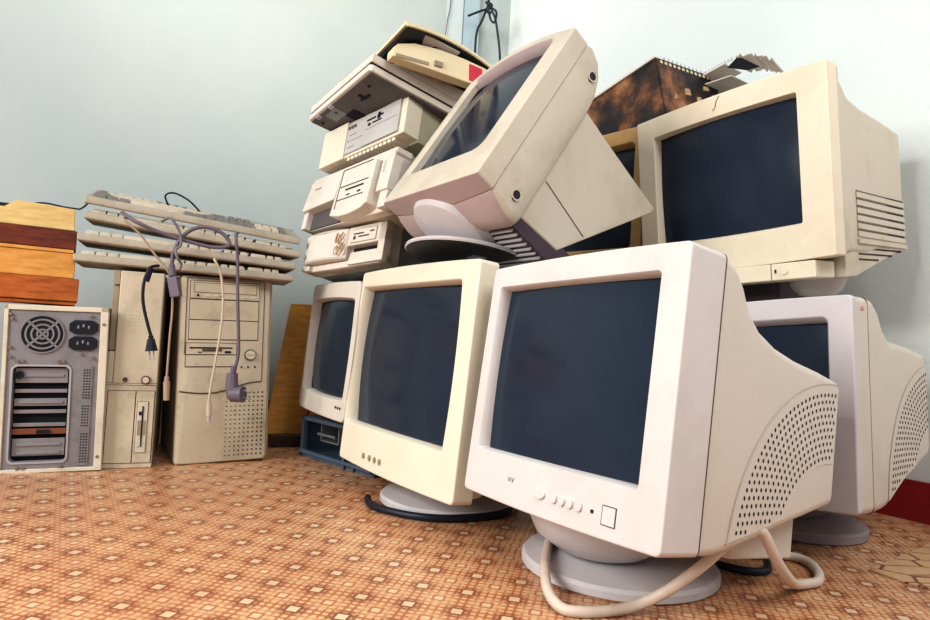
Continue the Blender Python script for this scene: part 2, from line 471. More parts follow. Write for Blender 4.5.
# ------------------------------------------------------------------ the room
CX, CY = .122, 2.66                                    # room corner
dl = Vector((-.875, -.485, 0)); dr = Vector((.559, -.829, 0))
nl = Vector((-.485, .875, 0)); nr_ = Vector((.829, .559, 0))
cor = Vector((CX, CY, 0)); H = 2.7
def wallbox(d, n, L):
    p, q = cor-d*.12, cor+d*L; o = n*.1
    bt = [p, q, q+o, p+o]; return MB().hexa([v+Vector((0,0,-.05)) for v in bt], [v+Vector((0,0,H)) for v in bt])
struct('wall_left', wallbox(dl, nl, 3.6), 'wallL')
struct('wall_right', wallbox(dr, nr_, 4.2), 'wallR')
fl = MB().add([(-3.6,-1.6,-.0),(3.2,-1.6,0),(3.2,3.6,0),(-3.6,3.6,0),(-3.6,-1.6,-.06),(3.2,-1.6,-.06),(3.2,3.6,-.06),(-3.6,3.6,-.06)],
              [(0,1,2,3),(7,6,5,4),(0,4,5,1),(1,5,6,2),(2,6,7,3),(3,7,4,0)])
struct('floor', fl, 'floor')
def strip(d, n, t0, t1, dep, z0, z1):
    p, q = cor+d*t0, cor+d*t1; o = -n*dep
    bt = [p, q, q+o, p+o]; return MB().hexa([v+Vector((0,0,z0)) for v in bt], [v+Vector((0,0,z1)) for v in bt])
struct('baseboard_right', strip(dr, nr_, .015, 4.1, .012, 0, .085), 'redskirt')
struct('baseboard_left', strip(dl, nl, .015, 3.5, .012, 0, .085), 'redskirt')
struct('trim_1', strip(dl, nl, .165, .232, .03, 0, H), 'trimblue')
struct('trim_2', strip(dl, nl, .236, .30, .022, 0, H), 'trimwhite')

# ------------------------------------------------------------------ monitors
RINGS = {}
def disc_stand(th, name_m, c, R_, zt, under=None, bowl=(.10, .11), z0=0):
    """round foot with a swivel bowl, upright in the world"""
    T = None
    d = MB(); d.lathe([(R_*.97, 0), (R_, .003), (R_, .012), (R_*.97, .016), (R_*.6, .024), (.05, .03)], c=(c[0], c[1], z0))
    st = d.build('swivel_foot', name_m, th, world=True, sharp=40)
    b = MB(); b.lathe([(.045, .02), (.06, .032), (.085, .05), (bowl[0], .075), (bowl[1], zt-z0)], c=(c[0], c[1], z0))
    b.build('swivel_bowl', name_m, (th, st), world=True, sharp=40)
    return st

GRP = 'CRT monitors in the heap'
# --- C: the large white monitor in front
s = .95
C = Thing('crt_monitor', 'large pinkish-white CRT monitor nearest the camera, standing on a round foot with a perforated side', 'monitor',
          (.130, .874, .298), (-57.5, 7.46, -1.6), (0, .19*s, -.2*s), GRP)
bezel(C, 'pinkwhite', s, (-.193, .211, -.2025, .167), (-.164, .165, -.131, .129), .067, rec=.011, r=.008, ri=.002, slope=.005, bow=.004, e=.003)
screen(C, s, -.164, .165, -.131, .129, .021, .012)
seam(C, s, (-.193, .211, -.2025, .167), .0668, .0684, .009, .004)
rg = [(.0685, -.192, .2085, -.2025, .166, .010, .003), (.10, -.192, .205, -.204, .160, .014, .002), (.118, -.192, .204, -.203, .143, .015, 0), (.135, -.192, .203, -.200, .115, .015, 0),
      (.168, -.191, .201, -.193, .090, .015, 0), (.215, -.190, .198, -.182, .074, .015, 0), (.275, -.188, .195, -.166, .064, .015, 0), (.345, -.187, .192, -.149, .058, .015, 0), (.396, -.184, .189, -.137, .052, .015, 0), (.408, -.178, .183, -.132, .04, .015, 0)]
housing(C, 'pinkside', s, rg)
vent_sector(C, s, rg, .390, -.218, .145, .262, 'pinkside')
B(-.10, .150, .22, .372, -.222, -.12).build('cable_shroud', 'pinkside', C, .004, scale=s)
for x in (.029, .045, .061, .078):
    MB().disc((x, -.001, -.174), .0055, rz=.0068, t=.006).build('button', 'pinkwhite', C, .001, scale=s)
lab(MB().disc((-.001, -.001, -.174), .011, rz=.007, t=.006).build('button', 'pinkwhite', C, .001, scale=s), 'wide oval menu button')
MB().disc((.101, 0, -.175), .0025, t=.003, n=10).build('indicator_light', 'black', C, scale=s)
pb = MB(); pb.m = 0; pb.box(.119, .140, -.0012, .003, -.186, -.164); pb.m = 1; pb.box(.1176, .1414, -.0008, .004, -.1872, -.1628)
pb.build('power_button', ['pinkwhite', 'line'], C, scale=s)
gr = MB()
for x in (-.075, -.067): gr.tube([(x-.002, -.0008, -.164), (x, -.0008, -.170), (x+.003, -.0008, -.164)], .0006, 5, 3)
gr.build('bezel_mark', 'greyline', C, scale=s)
fs = MB().lathe([(.143, 0), (.147, .003), (.147, .012), (.143, .017), (.10, .024), (.06, .03)], c=(.255, .995, 0)).build('swivel_foot', 'standgrey', C, world=True)
MB().lathe([(.045, .025), (.07, .034), (.10, .055), (.115, .085), (.118, .118)], c=(.225, .975, 0)).build('swivel_bowl', 'standgrey', (C, fs), world=True)

# --- B: the cream monitor left of it
s = 1.18
Bm = Thing('crt_monitor', 'flat-sided cream CRT monitor with wide right bezel, second from the left along the floor', 'monitor',
           (-.118, 1.239, .269), (-55.5, 4.57, -.2), (0, .19*s, -.176*s), GRP)
bezel(Bm, 'cream', s, (-.190, .190, -.176, .170), (-.178, .144, -.106, .138), .034, rec=.011, r=.007, ri=.002, slope=.006, bow=.004, bowxi=.006, e=.003)
screen(Bm, s, -.181, .146, -.107, .139, .024, .012)
rg = [(.034, -.182, .183, -.172, .166, .014, .003), (.06, -.18, .181, -.172, .162, .02, .002), (.10, -.172, .173, -.168, .150, .04, 0), (.16, -.15, .15, -.15, .12, .04, 0), (.26, -.13, .13, -.13, .09, .03, 0), (.36, -.12, .12, -.11, .06, .03, 0)]
housing(Bm, 'cream', s, rg)
for x in (-.09, -.067, -.048, -.03):
    MB().ring((x, 0, -.157), .004, .0052, t=.002, n=14).disc((x, 0, -.157), .0036, rz=.0045, t=.004).build('button', 'casedark', Bm, scale=s)
MB().lathe([(.138, 0), (.142, .003), (.142, .012), (.138, .016), (.09, .024), (.05, .03)], c=(-.01, 1.325, 0)).build('swivel_foot', 'standgrey', Bm, world=True)
MB().lathe([(.045, .02), (.07, .032), (.095, .05), (.105, .09)], c=(.005, 1.325, 0)).build('swivel_bowl', 'standgrey', Bm, world=True)

# --- A: the small monitor far left
A = Thing('crt_monitor', 'small off-white CRT monitor with rounded top standing on the blue open metal chassis', 'monitor',
          (-.342, 1.614, .288), (-58, 3.96, 0.5), (0, .18, -.166), GRP)
bezel(A, 'white', 1, (-.164, .166, -.162, .168), (-.142, .140, -.108, .122), .05, rec=.011, r=.016, ri=.006, slope=.005, bow=.003, bowi=.005, bowxi=.005)
screen(A, 1, -.145, .143, -.112, .124, .026, .013)
rg = [(.05, -.162, .164, -.160, .170, .03, .006), (.09, -.158, .160, -.155, .172, .05, .004), (.19, -.145, .147, -.14, .165, .05, 0), (.26, -.12, .12, -.12, .09, .04, 0), (.34, -.11, .11, -.10, .06, .03, 0)]
housing(A, 'white', 1, rg)
for x in (.112, .126, .140):
    MB().disc((x, 0, -.132), .003, t=.004, n=12).build('button', 'black', A)
B(-.11, .11, .05, .15, -.178, -.156).build('foot', 'white', A, .004)

# --- D: the lilac monitor behind on the right
s = 1
D = Thing('crt_monitor', 'lilac-white CRT monitor on the floor at the right, partly behind the nearest monitor', 'monitor',
          (.501, 1.187, .262), (-55.5, 2.34, -4.28), (0, .2, -.185), GRP)
bezel(D, 'lilac', s, (-.207, .213, -.184, .163), (-.165, .166, -.128, .122), .012, rec=.018, r=.008, ri=.004, slope=.010, bow=.004, e=.003)
screen(D, s, -.165, .166, -.128, .122, .03, .014)
rg0 = [(.012, -.206, .2125, -.184, .1625, .012, .004), (.056, -.204, .211, -.186, .166, .014, .004)]
housing(D, 'beigeD', s, rg0, 'bezel_surround', False)
rg = [(.058, -.200, .207, -.185, .164, .014, .003), (.09, -.199, .205, -.187, .168, .016, .003), (.115, -.197, .203, -.187, .155, .02, 0), (.135, -.195, .201, -.184, .128, .02, 0), (.165, -.193, .199, -.170, .106, .02, 0),
      (.21, -.19, .196, -.150, .104, .018, 0), (.28, -.187, .193, -.125, .100, .018, 0), (.335, -.184, .19, -.107, .094, .018, 0), (.358, -.178, .184, -.101, .078, .018, 0)]
housing(D, 'beigeD', s, rg)
seam(D, s, (-.2035, .2105, -.186, .166), .0555, .0572, .012, .004)
vent_sector(D, s, rg, .395, -.188, .147, .264, 'beigeD')
B(-.08, .10, .19, .30, -.20, -.10).build('cable_shroud', 'beigeD', D, .004)
st = MB()
for (x, z) in ((.045, .150), (.050, .150)):
    st.disc((.2130, x-.012, z-.006), .0022, axis='x', t=.001, n=8, rz=.0035)
st.build('faded_sticker', 'rednote', D)
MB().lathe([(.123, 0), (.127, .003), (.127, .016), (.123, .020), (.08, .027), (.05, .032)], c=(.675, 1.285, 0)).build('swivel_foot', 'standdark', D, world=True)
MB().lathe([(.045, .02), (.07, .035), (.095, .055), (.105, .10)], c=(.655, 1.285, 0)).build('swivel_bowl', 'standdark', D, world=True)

# --- F: the cream monitor on top of D
F = Thing('crt_monitor', 'yellowish-cream CRT monitor at upper right with ribbed side vents, stacked high by the wall', 'monitor',
          (.505, 1.287, .693), (-55.1, -4.9, -2.3), (0, .2, -.225), GRP)
bezel(F, 'creamF', 1, (-.207, .214, -.186, .163), (-.160, .156, -.119, .118), .035, rec=.012, r=.003, ri=.002, slope=.003, bow=.005, bowi=.003, e=.002)
screen(F, 1, -.160, .156, -.119, .118, .025, .015)
rg = [(.035, -.205, .212, -.185, .164, .008, .004), (.050, -.203, .210, -.184, .164, .006, .004), (.052, -.196, .203, -.178, .156, .006, .002), (.085, -.182, .2005, -.178, .138, .01, 0), (.104, -.172, .199, -.178, .122, .012, 0), (.16, -.165, .198, -.178, .109, .012, 0), (.25, -.16, .196, -.166, .099, .012, 0), (.338, -.155, .194, -.150, .088, .012, 0)]
housing(F, 'beigeE', 1, rg)
ve = MB(); X = lambda y: lerp_ring(rg, y, 2)
for k in range(6):
    z0 = -.0600-.0148*k
    ve.m = 0
    ve.hexa([(.19, .120, z0-.0105), (.2010, .120, z0-.0105), (.1965, .340, z0-.0145), (.185, .340, z0-.0145)], [(.19, .120, z0-.0005), (.2010, .120, z0-.0005), (.1965, .340, z0-.0045), (.185, .340, z0-.0045)])
    ve.m = 1
    ve.hexa([(.19, .122, z0-.0008), (.1995, .122, z0-.0008), (.1953, .337, z0-.0048), (.185, .337, z0-.0048)], [(.19, .122, z0+.0030), (.1995, .122, z0+.0030), (.1953, .337, z0-.0010), (.185, .337, z0-.0010)])
    ve.m = 0
    for q in range(27):
        y = .126+.0078*q; zz = z0-.004*(q/27)
        ve.box(.19, X(y)+.0010, y, y+.0016, zz-.0006, zz+.0028)
ve.m = 0
ve.hexa([(.19, .118, -.158), (.2025, .118, -.158), (.198, .342, -.160), (.185, .342, -.160)], [(.19, .118, -.150), (.2025, .118, -.150), (.198, .342, -.153), (.185, .342, -.153)])
ve.build('vent_slats', ['beigeE', 'hole'], F)
# lower chin behind the bezel, with dotted slots
ch = MB(); ch.prism([(.075, -.17), (.075, -.222), (.115, -.220), (.338, -.156), (.338, -.145), (.10, -.145)], 'x', -.14, .1955)
ch.build('lower_housing', 'beigeE', F, .002)
dt = MB()
for row, n in ((0, 25), (1, 19), (2, 11)):
    for k in range(n):
        y = .128+.0076*k; z = -.1665-.0105*row
        dt.box(.19, .1961, y, y+.0054, z-.0018, z+.0018)
dt.build('vent_slots', 'hole', F)
cp = B(-.16, .178, -.002, .07, -.222, -.1905).build('control_strip', 'creamF', F, .0025)
MB().ring((.122, -.003, -.205), .0065, .0082, t=.002).disc((.122, -.004, -.205), .0064, t=.004).build('power_button', ['creamF'], (F, cp))
MB().box(.103, .1062, -.0035, -.001, -.2085, -.2015).build('indicator_light', 'hole', (F, cp))
MB().box(.0955, .0966, -.0026, -.001, -.222, -.1906).build('panel_gap', 'line', (F, cp))
ped = B(-.13, .05, .10, .26, -.31, -.18).build('swivel_foot', 'darkunder', F, .012)
MB().lathe([(.010, .0), (.03, .005), (.045, .018), (.052, .040), (.052, .055)], c=(.692, 1.26, .452)).build('swivel_bowl', 'standgrey', F, world=True)
cr = MB(); cr.tube([(.004, -.0006, .163), (-.003, -.0008, .154), (-.006, -.0008, .143), (-.012, -.0008, .137)], .0007, 5, 4)
lab(cr.build('hairline_crack', 'line', F), 'thin dark crack in the top of the bezel')

# --- G: the yellowed one squeezed between E and F
G = Thing('crt_monitor', 'yellowed CRT monitor half hidden between the tilted monitor and the upper right one', 'monitor',
          (.288, 1.646, .705), (-57.6, -1.5, 2.0), (0, .2, -.18), GRP)
bezel(G, 'yellowed', 1, (-.205, .203, -.18, .157), (-.165, .166, -.125, .118), .04, rec=.02, r=.012, ri=.008, slope=.008, bow=.004)
screen(G, 1, -.165, .166, -.125, .118, .034, .014)
rg = [(.04, -.20, .198, -.178, .155, .014, .003), (.05, -.19, .188, -.172, .13, .03, .002), (.08, -.18, .18, -.16, .09, .03, 0), (.30, -.15, .15, -.12, .06, .03, 0)]
housing(G, 'yellowed', 1, rg)
B(-.12, .12, .05, .25, -.20, -.16).build('foot', 'yellowed', G, .004)

# --- E: the monitor tipped back on its foot
s = 1.06
E = Thing('crt_monitor', 'beige CRT monitor tipped far back on its swivel foot on top of the heap', 'monitor',
          (-.013, 1.221, .764), (-57, 32.8, .3), (0, .12*s, -.2*s), GRP)
bezel(E, 'beigeE', s, (-.163, .167, -.173, .166), (-.134, .118, -.104, .152), .046, rec=.010, r=.005, ri=.010, slope=.010, e=.002, bow=.016, bowi=.010, conv=.010, under='undershade')
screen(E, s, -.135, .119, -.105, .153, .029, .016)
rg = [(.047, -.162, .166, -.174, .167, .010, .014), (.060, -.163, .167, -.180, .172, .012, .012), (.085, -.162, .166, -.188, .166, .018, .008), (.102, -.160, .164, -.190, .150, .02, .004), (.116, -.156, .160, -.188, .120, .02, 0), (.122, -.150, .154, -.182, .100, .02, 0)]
mauve(housing(E, 'beigeE', s, rg, 'bezel_surround', False), 'undershade')
rg2 = [(.118, -.143, .1455, -.166, .083, .004, 0), (.24, -.143, .1455, -.160, .076, .004, 0), (.357, -.142, .145, -.03, .070, .004, 0)]
rg2 = [(.112, -.143, .1455, -.160, .090, .004, 0), (.218, -.143, .1455, -.154, .080, .004, 0), (.357, -.142, .145, .055, .070, .004, 0)]
housing(E, 'beigeE', s, rg2)
sm = MB(); sm.tube([(.146, .13, -.075), (.146, .25, -.095)], .0008, 5)
sm.build('housing_seam', 'line', E, scale=s)
for (y, z) in ((.087, .127), (.087, -.149)):
    hb = MB(); hb.m = 1; hb.disc((.1662, y, z), .0075, axis='x', t=.003, n=18, rz=.011); hb.m = 0; hb.ring((.1664, y, z), .0075, .010, axis='x', t=.003, n=18)
    hb.build('screw_hole', ['beigeE', 'hole'], E, scale=s)
# underside: chin with its shade painted mauve, dark vent grille with pale ribs
gb = MB(); gb.m = 1
for k in range(9):
    y = .128+.012*k; gb.box(-.13, .136, y, y+.0035, -.1835, -.178)
gb.m = 0; gb.box(-.138, .1435, .120, .250, -.179, -.14)
gb.build('vent_grille', ['darkunder', 'standgrey'], E, scale=s)
Tl = E.F @ Matrix.Translation(Vector((-.004, .100*s, -.184*s))) @ Matrix.Rotation(math.pi, 4, 'X')
bw = MB().lathe([(.088, -.012), (.090, .0), (.082, .014), (.06, .024), (.03, .029)], T=Tl).build('swivel_bowl', 'standgrey', E, world=True)
ctr = (-.006, 1.25, .486)
ft = MB(); ft.m = 0
TF = Matrix.Translation(Vector(ctr)) @ Matrix.Rotation(R(5), 4, 'Y') @ Matrix.Rotation(R(-7), 4, 'X')
ft.lathe([(.118, .006), (.120, .009), (.119, .013), (.10, .018), (.05, .026), (.035, .03)], T=TF); ft.m = 1
ft.lathe([(.109, .0045), (.06, .008), (.02, .009)], T=TF)
ft.m = 2; ft.lathe([(.116, .004), (.118, .007), (.116, .0075)], T=TF)
ft.build('swivel_foot', ['standgrey', 'redplum', 'black'], E, world=True)
tb = MB(); tb.prism([(-.006, 0), (.004, 0), (.006, .016), (0, .016)], 'y', -.001, .001)
for i, v in enumerate(tb.v): tb.v[i] = Vector((-.02, -.097, .004))+Vector((v.x, v.y, v.z))
for i, v in enumerate(tb.v): tb.v[i] = Tl @ v
tb.build('arrow_mark', 'black', (E, bw), world=True)

# ------------------------------------------------------------------ computer cases on the floor
GC = 'computer cases along the wall'
c = Thing('computer_case', 'mini tower case showing its bare steel back panel with fan grille', 'computer case', (-.864, 1.38, 0), (21.8, -.6, -1.4), (0, .2, 0), GC)
sh = MB(); sh.box(-.097, -.089, 0, .40, .004, .355); sh.box(.080, .0955, 0, .018, .004, .355); sh.box(-.097, .0955, 0, .018, .344, .355); sh.box(-.097, .0955, .0, .018, 0, .008); sh.box(-.097, .086, .034, .40, .002, .354)
sh.build('cover', 'caselight', c, .0015)
rp = MB(); rp.m = 0
# steel rear panel with a cut-out for the card slots
for q in ((-.089, -.079, .008, .344), (.028, .080, .008, .344), (-.079, .028, .227, .344), (-.079, .028, .008, .022)):
    rp.box(q[0], q[1], .004, .010, q[2], q[3])
rp.m = 1; rp.box(-.079, .028, .024, .028, .022, .227)
rp.build('rear_panel', ['steel', 'void'], c, smooth=False)
rm = MB(); L1 = [rr(-.081, .030, .019, .229, .012, .0035), rr(-.081, .030, .019, .229, .012, .0015), rr(-.077, .026, .023, .225, .010, .0015), rr(-.077, .026, .023, .225, .010, .020)]
rm.loft(L1, False, False).build('slot_frame', 'steelbright', c)
for k, zc in enumerate((.205, .172, .148, .128, .100, .058, .040)):
    h = (.032, .008, .016, .008, .008, .026, .012)[k]
    sb = MB(); sb.box(-.074, .022, .012, .016, zc-h/2, zc+h/2)
    if h > .01:
        sb.box(-.066, .015, .009, .013, zc-.003, zc+.003)
    sb.build('slot_cover', 'steel', c, .001)
br = B(-.076, .024, .009, .016, .080, .092).build('slot_cover', 'copper', c, .001); lab(br, 'brown slot bracket with a connector')
B(-.030, -.006, .004, .012, .082, .090).build('port', 'black', (c, br), .001)
MB().ring((-.066, .008, .206), .006, .0085, t=.008).disc((-.066, .010, .206), .006, t=.004).build('keyboard_port', 'black', c)
fg = MB(); cc = (-.027, .003, .294)
fg.m = 1; fg.disc(cc, .0405, t=.003, n=40)
fg.m = 0
for r0, r1 in ((.0385, .041), (.029, .0325), (.0185, .022), (.008, .0115)): fg.ring((cc[0], cc[1]-.001, cc[2]), r0, r1, t=.004, n=40)
for k in range(4):
    a = R(45+90*k); ca, sa = math.cos(a), math.sin(a)
    p = lambda r, w: (cc[0]+r*ca-w*sa, cc[2]+r*sa+w*ca)
    fg.prism([p(0, -.0022), p(.040, -.0022), p(.040, .0022), p(0, .0022)], 'y', cc[1]-.003, cc[1]+.001)
fg.build('fan_grille', ['steel', 'void'], c)
for zc in (.311, .276):
    so = MB(); so.m = 0
    so.prism([(.022+dx, zc+dz) for dx, dz in ((0, -.008), (.010, -.015), (.044, -.015), (.054, -.008), (.054, .008), (.044, .015), (.010, .015), (0, .008))], 'y', -.002, .006)
    so.m = 1
    for dx, dz in ((.017, 0), (.027, .003), (.037, 0)): so.box(.022+dx-.002, .022+dx+.002, -.003, 0, zc+dz-.0035, zc+dz+.0035)
    so.build('power_socket', ['black', 'steel'], c, .001)
vp = MB(); vp.m = 0; vp.prism([(.049, .012), (.068, .012), (.070, .226), (.052, .226)], 'y', .0015, .004); vp.m = 1
for k in range(34):
    z = .020+.0060*k
    if k in (11, 12, 21, 22): continue
    for j in range(3):
        x = .0535+.0052*j+.001*(k/34)
        vp.disc((x, .001, z), .0017, t=.001, n=6)
vp.build('vent_strip', ['steel', 'hole'], c, smooth=False)
for (x, z) in ((-.086, .335), (-.083, .325), (.062, .335), (.087, .318), (.0865, .030), (-.084, .265), (-.083, .245), (-.070, .236), (-.060, .236), (.004, .236), (.014, .236), (.046, .252), (.068, .244), (-.06, .010), (-.05, .010), (.018, .012)):
    MB().disc((x, .0015, z), .0032, t=.006, n=12).build('screw', 'brass', c)

d = Thing('computer_case', 'narrow desktop computer case standing on its end between two wider cases', 'computer case', (-.742, 1.454, 0), (22.8, 0, -.2), (0, .2, 0), GC)
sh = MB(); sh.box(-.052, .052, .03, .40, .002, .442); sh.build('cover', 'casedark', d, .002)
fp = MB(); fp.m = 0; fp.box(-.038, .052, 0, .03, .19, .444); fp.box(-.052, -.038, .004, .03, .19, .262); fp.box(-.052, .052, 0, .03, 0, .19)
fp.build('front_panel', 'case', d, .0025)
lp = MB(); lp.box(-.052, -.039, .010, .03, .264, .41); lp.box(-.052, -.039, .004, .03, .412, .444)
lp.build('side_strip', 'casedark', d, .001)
dr_ = MB(); dr_.m = 1; dr_.box(-.047, .050, -.0006, .003, .011, .175); dr_.m = 0; dr_.box(-.0455, .0095, -.0022, .004, .0125, .1735); dr_.box(.0115, .0485, -.0022, .004, .0125, .1735)
dr_.build('bay_cover', ['case', 'line'], d, .0008)
fd = MB(); fd.m = 1; fd.box(.0145, .0375, -.0028, 0, .035, .151); fd.m = 0; fd.box(.0155, .0365, -.0045, 0, .036, .150)
fd.m = 2; fd.box(.0255, .0285, -.006, -.004, .05, .14); fd.m = 3; fd.box(.018, .034, -.0055, -.003, .075, .108); fd.m = 2; fd.box(.0195, .0245, -.0062, -.004, .120, .128); fd.m = 0; fd.box(.019, .026, -.0065, -.004, .050, .062)
fd.build('floppy_drive', ['caselight', 'line', 'black', 'casedark'], d)
MB().ring((-.014, -.001, .199), .0035, .0052, t=.003, n=16).disc((-.014, -.0005, .199), .003, t=.002).build('reset_button', 'line', d)
pbn = MB(); pbn.m = 1; pbn.ring((.028, -.001, .199), .0075, .0095, t=.003, n=24); pbn.m = 0; pbn.disc((.028, -.002, .199), .007, t=.006); pbn.build('power_button', ['caselight', 'line'], d)
B(-.051, .051, -.0004, .002, .1862, .1874).build('panel_gap', 'line', d)
dots = MB()
for i in range(9):
    for j in range(7): dots.disc((-.022+.007*i, -.0002, .305+.008*j), .0009, t=.0008, n=5)
dots.build('speaker_holes', 'casedark', d, smooth=False)

t = Thing('computer_case', 'beige tower computer case with curved front groove and disc drive, third case from the left', 'computer case', (-.566, 1.566, 0), (31.5, 1.1, -1.6), (0, .22, 0), GC)
B(-.100, .109, .028, .31, .004, .452).build('cover', 'case', t, .003)
fp = MB(); fp.loft([rr(-.1045, .1, .002, .450, .008, .03), rr(-.1045, .1, .002, .450, .008, .006), rr(-.1015, .097, .005, .447, .008, .001), rr(-.099, .0945, .0075, .4445, .008, 0)], True, True).build('front_panel', 'case', t)
gv = MB(); gv.tube([(-.10, -.0005, .175), (-.06, -.001, .170), (-.02, -.001, .171), (.02, -.001, .182), (.05, -.001, .192), (.082, -.0005, .196)], .0016, 6, 5)
gv.tube([(.083, -.0005, .196), (.083, -.0005, .444)], .001, 5); gv.tube([(-.092, -.0005, .262), (-.092, -.0005, .444)], .0009, 5); gv.tube([(-.092, -.0005, .4445), (.083, -.0005, .4445)], .0009, 5)
gv.build('front_groove', 'line', t)
bz = MB(); bz.m = 1; bz.box(-.086, .071, -.001, .002, .297, .440); bz.m = 0
bz.box(-.0845, .0695, -.0025, .003, .299, .344); bz.box(-.0845, .0695, -.0025, .003, .346, .394)
bz.build('bay_cover', ['case', 'line'], t, .0008)
cd = MB(); cd.m = 0; cd.box(-.0845, .0695, -.005, .003, .3965, .438); cd.m = 1; cd.box(-.078, .0635, -.0056, -.003, .410, .4345); cd.m = 0; cd.box(-.0768, .0625, -.0062, -.003, .4112, .4334)
cd.m = 2; cd.disc((-.069, -.0055, .4035), .003, t=.003, n=12)
cd.m = 3
for x in (-.052, -.036): cd.box(x, x+.011, -.007, -.004, .401, .406)
for x in (.032, .049): cd.box(x, x+.011, -.007, -.004, .401, .406)
cd.m = 2; cd.disc((-.018, -.0055, .4035), .0018, t=.003, n=10)
cd.build('disc_drive', ['case', 'line', 'black', 'caselight'], t, .0006)
fd = MB(); fd.m = 1; fd.box(-.0905, .0225, -.001, .002, .232, .2905); fd.m = 0; fd.box(-.089, .021, -.0035, .002, .263, .289); fd.box(-.089, .021, -.002, .002, .234, .2605)
fd.m = 2; fd.box(-.082, .012, -.0042, -.002, .2765, .280); fd.m = 1; fd.box(-.055, -.012, -.005, -.002, .270, .2755); fd.m = 2; fd.box(-.064, -.056, -.0045, -.002, .2665, .269); fd.box(-.005, .009, -.0045, -.002, .2655, .271)
fd.build('floppy_drive', ['case', 'line', 'black'], t)
pbn = MB(); pbn.m = 1; pbn.ring((.054, -.001, .262), .0115, .0135, t=.004, n=28); pbn.m = 0; pbn.disc((.054, -.003, .262), .011, t=.008, n=28); pbn.m = 1; pbn.box(.047, .061, -.0078, -.006, .2612, .2624)
pbn.build('power_button', ['caselight', 'line'], t)
for x in (.035, .050, .066): MB().disc((x, -.001, .232), .0022, t=.003, n=10).build('indicator_light', 'hole', t)
ph = MB()
for i in range(9):
    for j in range(15):
        x = .004+.0103*i; z = .018+.0108*j
        if z > .172-.0+.012*(i/9): continue
        ph.disc((x, -.0003, z), .0014+.0009*(i/9), t=.001, n=6)
ph.build('speaker_holes', 'hole', t, smooth=False)

t.o.scale = (1.035, 1, 1)
# ------------------------------------------------------------------ stacked desktop cases on the small monitor
GD = 'desktop computer cases stacked on the small monitor'
d1 = Thing('computer_case', 'white desktop case with sticky residue on its front, directly on the small monitor', 'computer case', (-.309, 1.534, .491), (-41, 11, -4.2), (0, .17, 0), GD)
w, h = .150, .095
B(-w+.004, w-.004, .05, .34, .002, h-.002).build('cover', 'greymetal', d1, .002)
fp = MB(); fp.box(-w, w, .012, .052, 0, .016); fp.box(.018, w, .0, .052, h-.047, h); fp.box(w-.022, w, 0, .052, 0, h); fp.box(-w, .02, .02, .05, .0, h-.004); fp.box(-w, -w+.03, 0, .03, 0, .013)
fp.box(.018, w, .02, .05, 0, h)
fp.build('front_panel', 'white', d1, .002)
dp = MB(); dp.loft([[(x, y, z) for x, y, z in rr(-w+.001, .016, .018, h, .006, yy)] for yy in (.03, .004)] + [[(x, y, z) for x, y, z in rr(-w+.005, .012, .022, h-.004, .005, 0)]], True, True)
for i, v in enumerate(dp.v): dp.v[i] = Vector((v.x, v.y-.012*(1-((v.x+.067)/.085)**2), v.z))
dp.build('door_panel', 'white', d1)
fd = MB(); fd.m = 1; fd.box(.030, w-.030, -.001, .002, h-.042, h-.008); fd.m = 0; fd.box(.0315, w-.0315, -.002, .002, h-.0405, h-.0095); fd.m = 2
fd.box(.04, .075, -.0032, 0, h-.022, h-.019); fd.box(.058, .095, -.0032, 0, h-.030, h-.027); fd.box(.098, .112, -.0032, 0, h-.021, h-.018); fd.box(.04, .048, -.0032, 0, h-.034, h-.026)
fd.build('floppy_drive', ['white', 'greyline', 'line'], d1)
sl = MB(); sl.m = 1; sl.box(.022, w-.024, .0185, .021, .008, h-.048); sl.m = 0; sl.hexa([(.024, .004, .002), (w-.024, .004, .002), (w-.024, .03, .002), (.024, .03, .002)], [(.024, .010, .034), (w-.024, .010, .034), (w-.024, .03, .034), (.024, .03, .034)])
sl.build('open_bay', ['white', 'void'], d1)
gl = MB()
for k in range(16):
    x = .002+random.uniform(-.026, .016)*(.4+.6*(k % 4)/3); z = .022+random.uniform(0, .055)
    gl.tube([(x, -.0105+.002*abs(x), z), (x+random.uniform(-.008, .01), -.0095, z+random.uniform(.006, .022))], random.uniform(.0010, .0028), 5)
lab(gl.build('adhesive_residue', 'glue', d1), 'torn brown sticky residue')

d2 = Thing('computer_case', 'off-white desktop case with bulging drive door, middle of the stack on the small monitor', 'computer case', (-.318, 1.516, .602), (-51, 13, -2.2), (0, .17, 0), GD)
w, h = .200, .143
B(-w+.006, w-.004, .045, .33, .002, h-.002).build('cover', 'khaki', d2, .002)
fp = MB(); fp.box(-w, w, .004, .046, h-.022, h); fp.box(-w, w, .022, .046, 0, h-.02); fp.box(w-.045, w, .0, .046, .04, h-.01); fp.box(w-.03, w, .004, .046, 0, .04); fp.box(-w, -w+.022, .002, .046, 0, .05)
fp.build('front_panel', 'white', d2, .002)
lp = MB(); lp.prism([(-w+.001, .045), (-.03, .052), (-.016, .125), (-w+.02, .125)], 'y', -.004, .03)
for i, v in enumerate(lp.v):
    if v.y < 0: lp.v[i] = v+Vector((0, -.004, 0))
lp.build('door_panel', 'white', d2, .003)
B(-w+.022, -.02, .018, .024, .002, .050).build('open_recess', 'darkgrey', d2)
dd = MB()
prof = [(-.024, .006), (.02, -.002), (.07, -.003), (.12, .004), (.142, .014), (.142, .122), (-.012, .122)]
dd.prism(prof, 'y', -.010, .03); dd.build('drive_door', 'white', d2, .003)
fd = MB(); fd.m = 1
fd.box(-.006, .128, -.0108, -.008, .1195, .1215); fd.box(-.006, -.003, -.0108, -.008, .02, .12); fd.box(.0, .128, -.0108, -.008, .074, .0765); fd.box(-.004, .118, -.0108, -.008, .040, .0425)
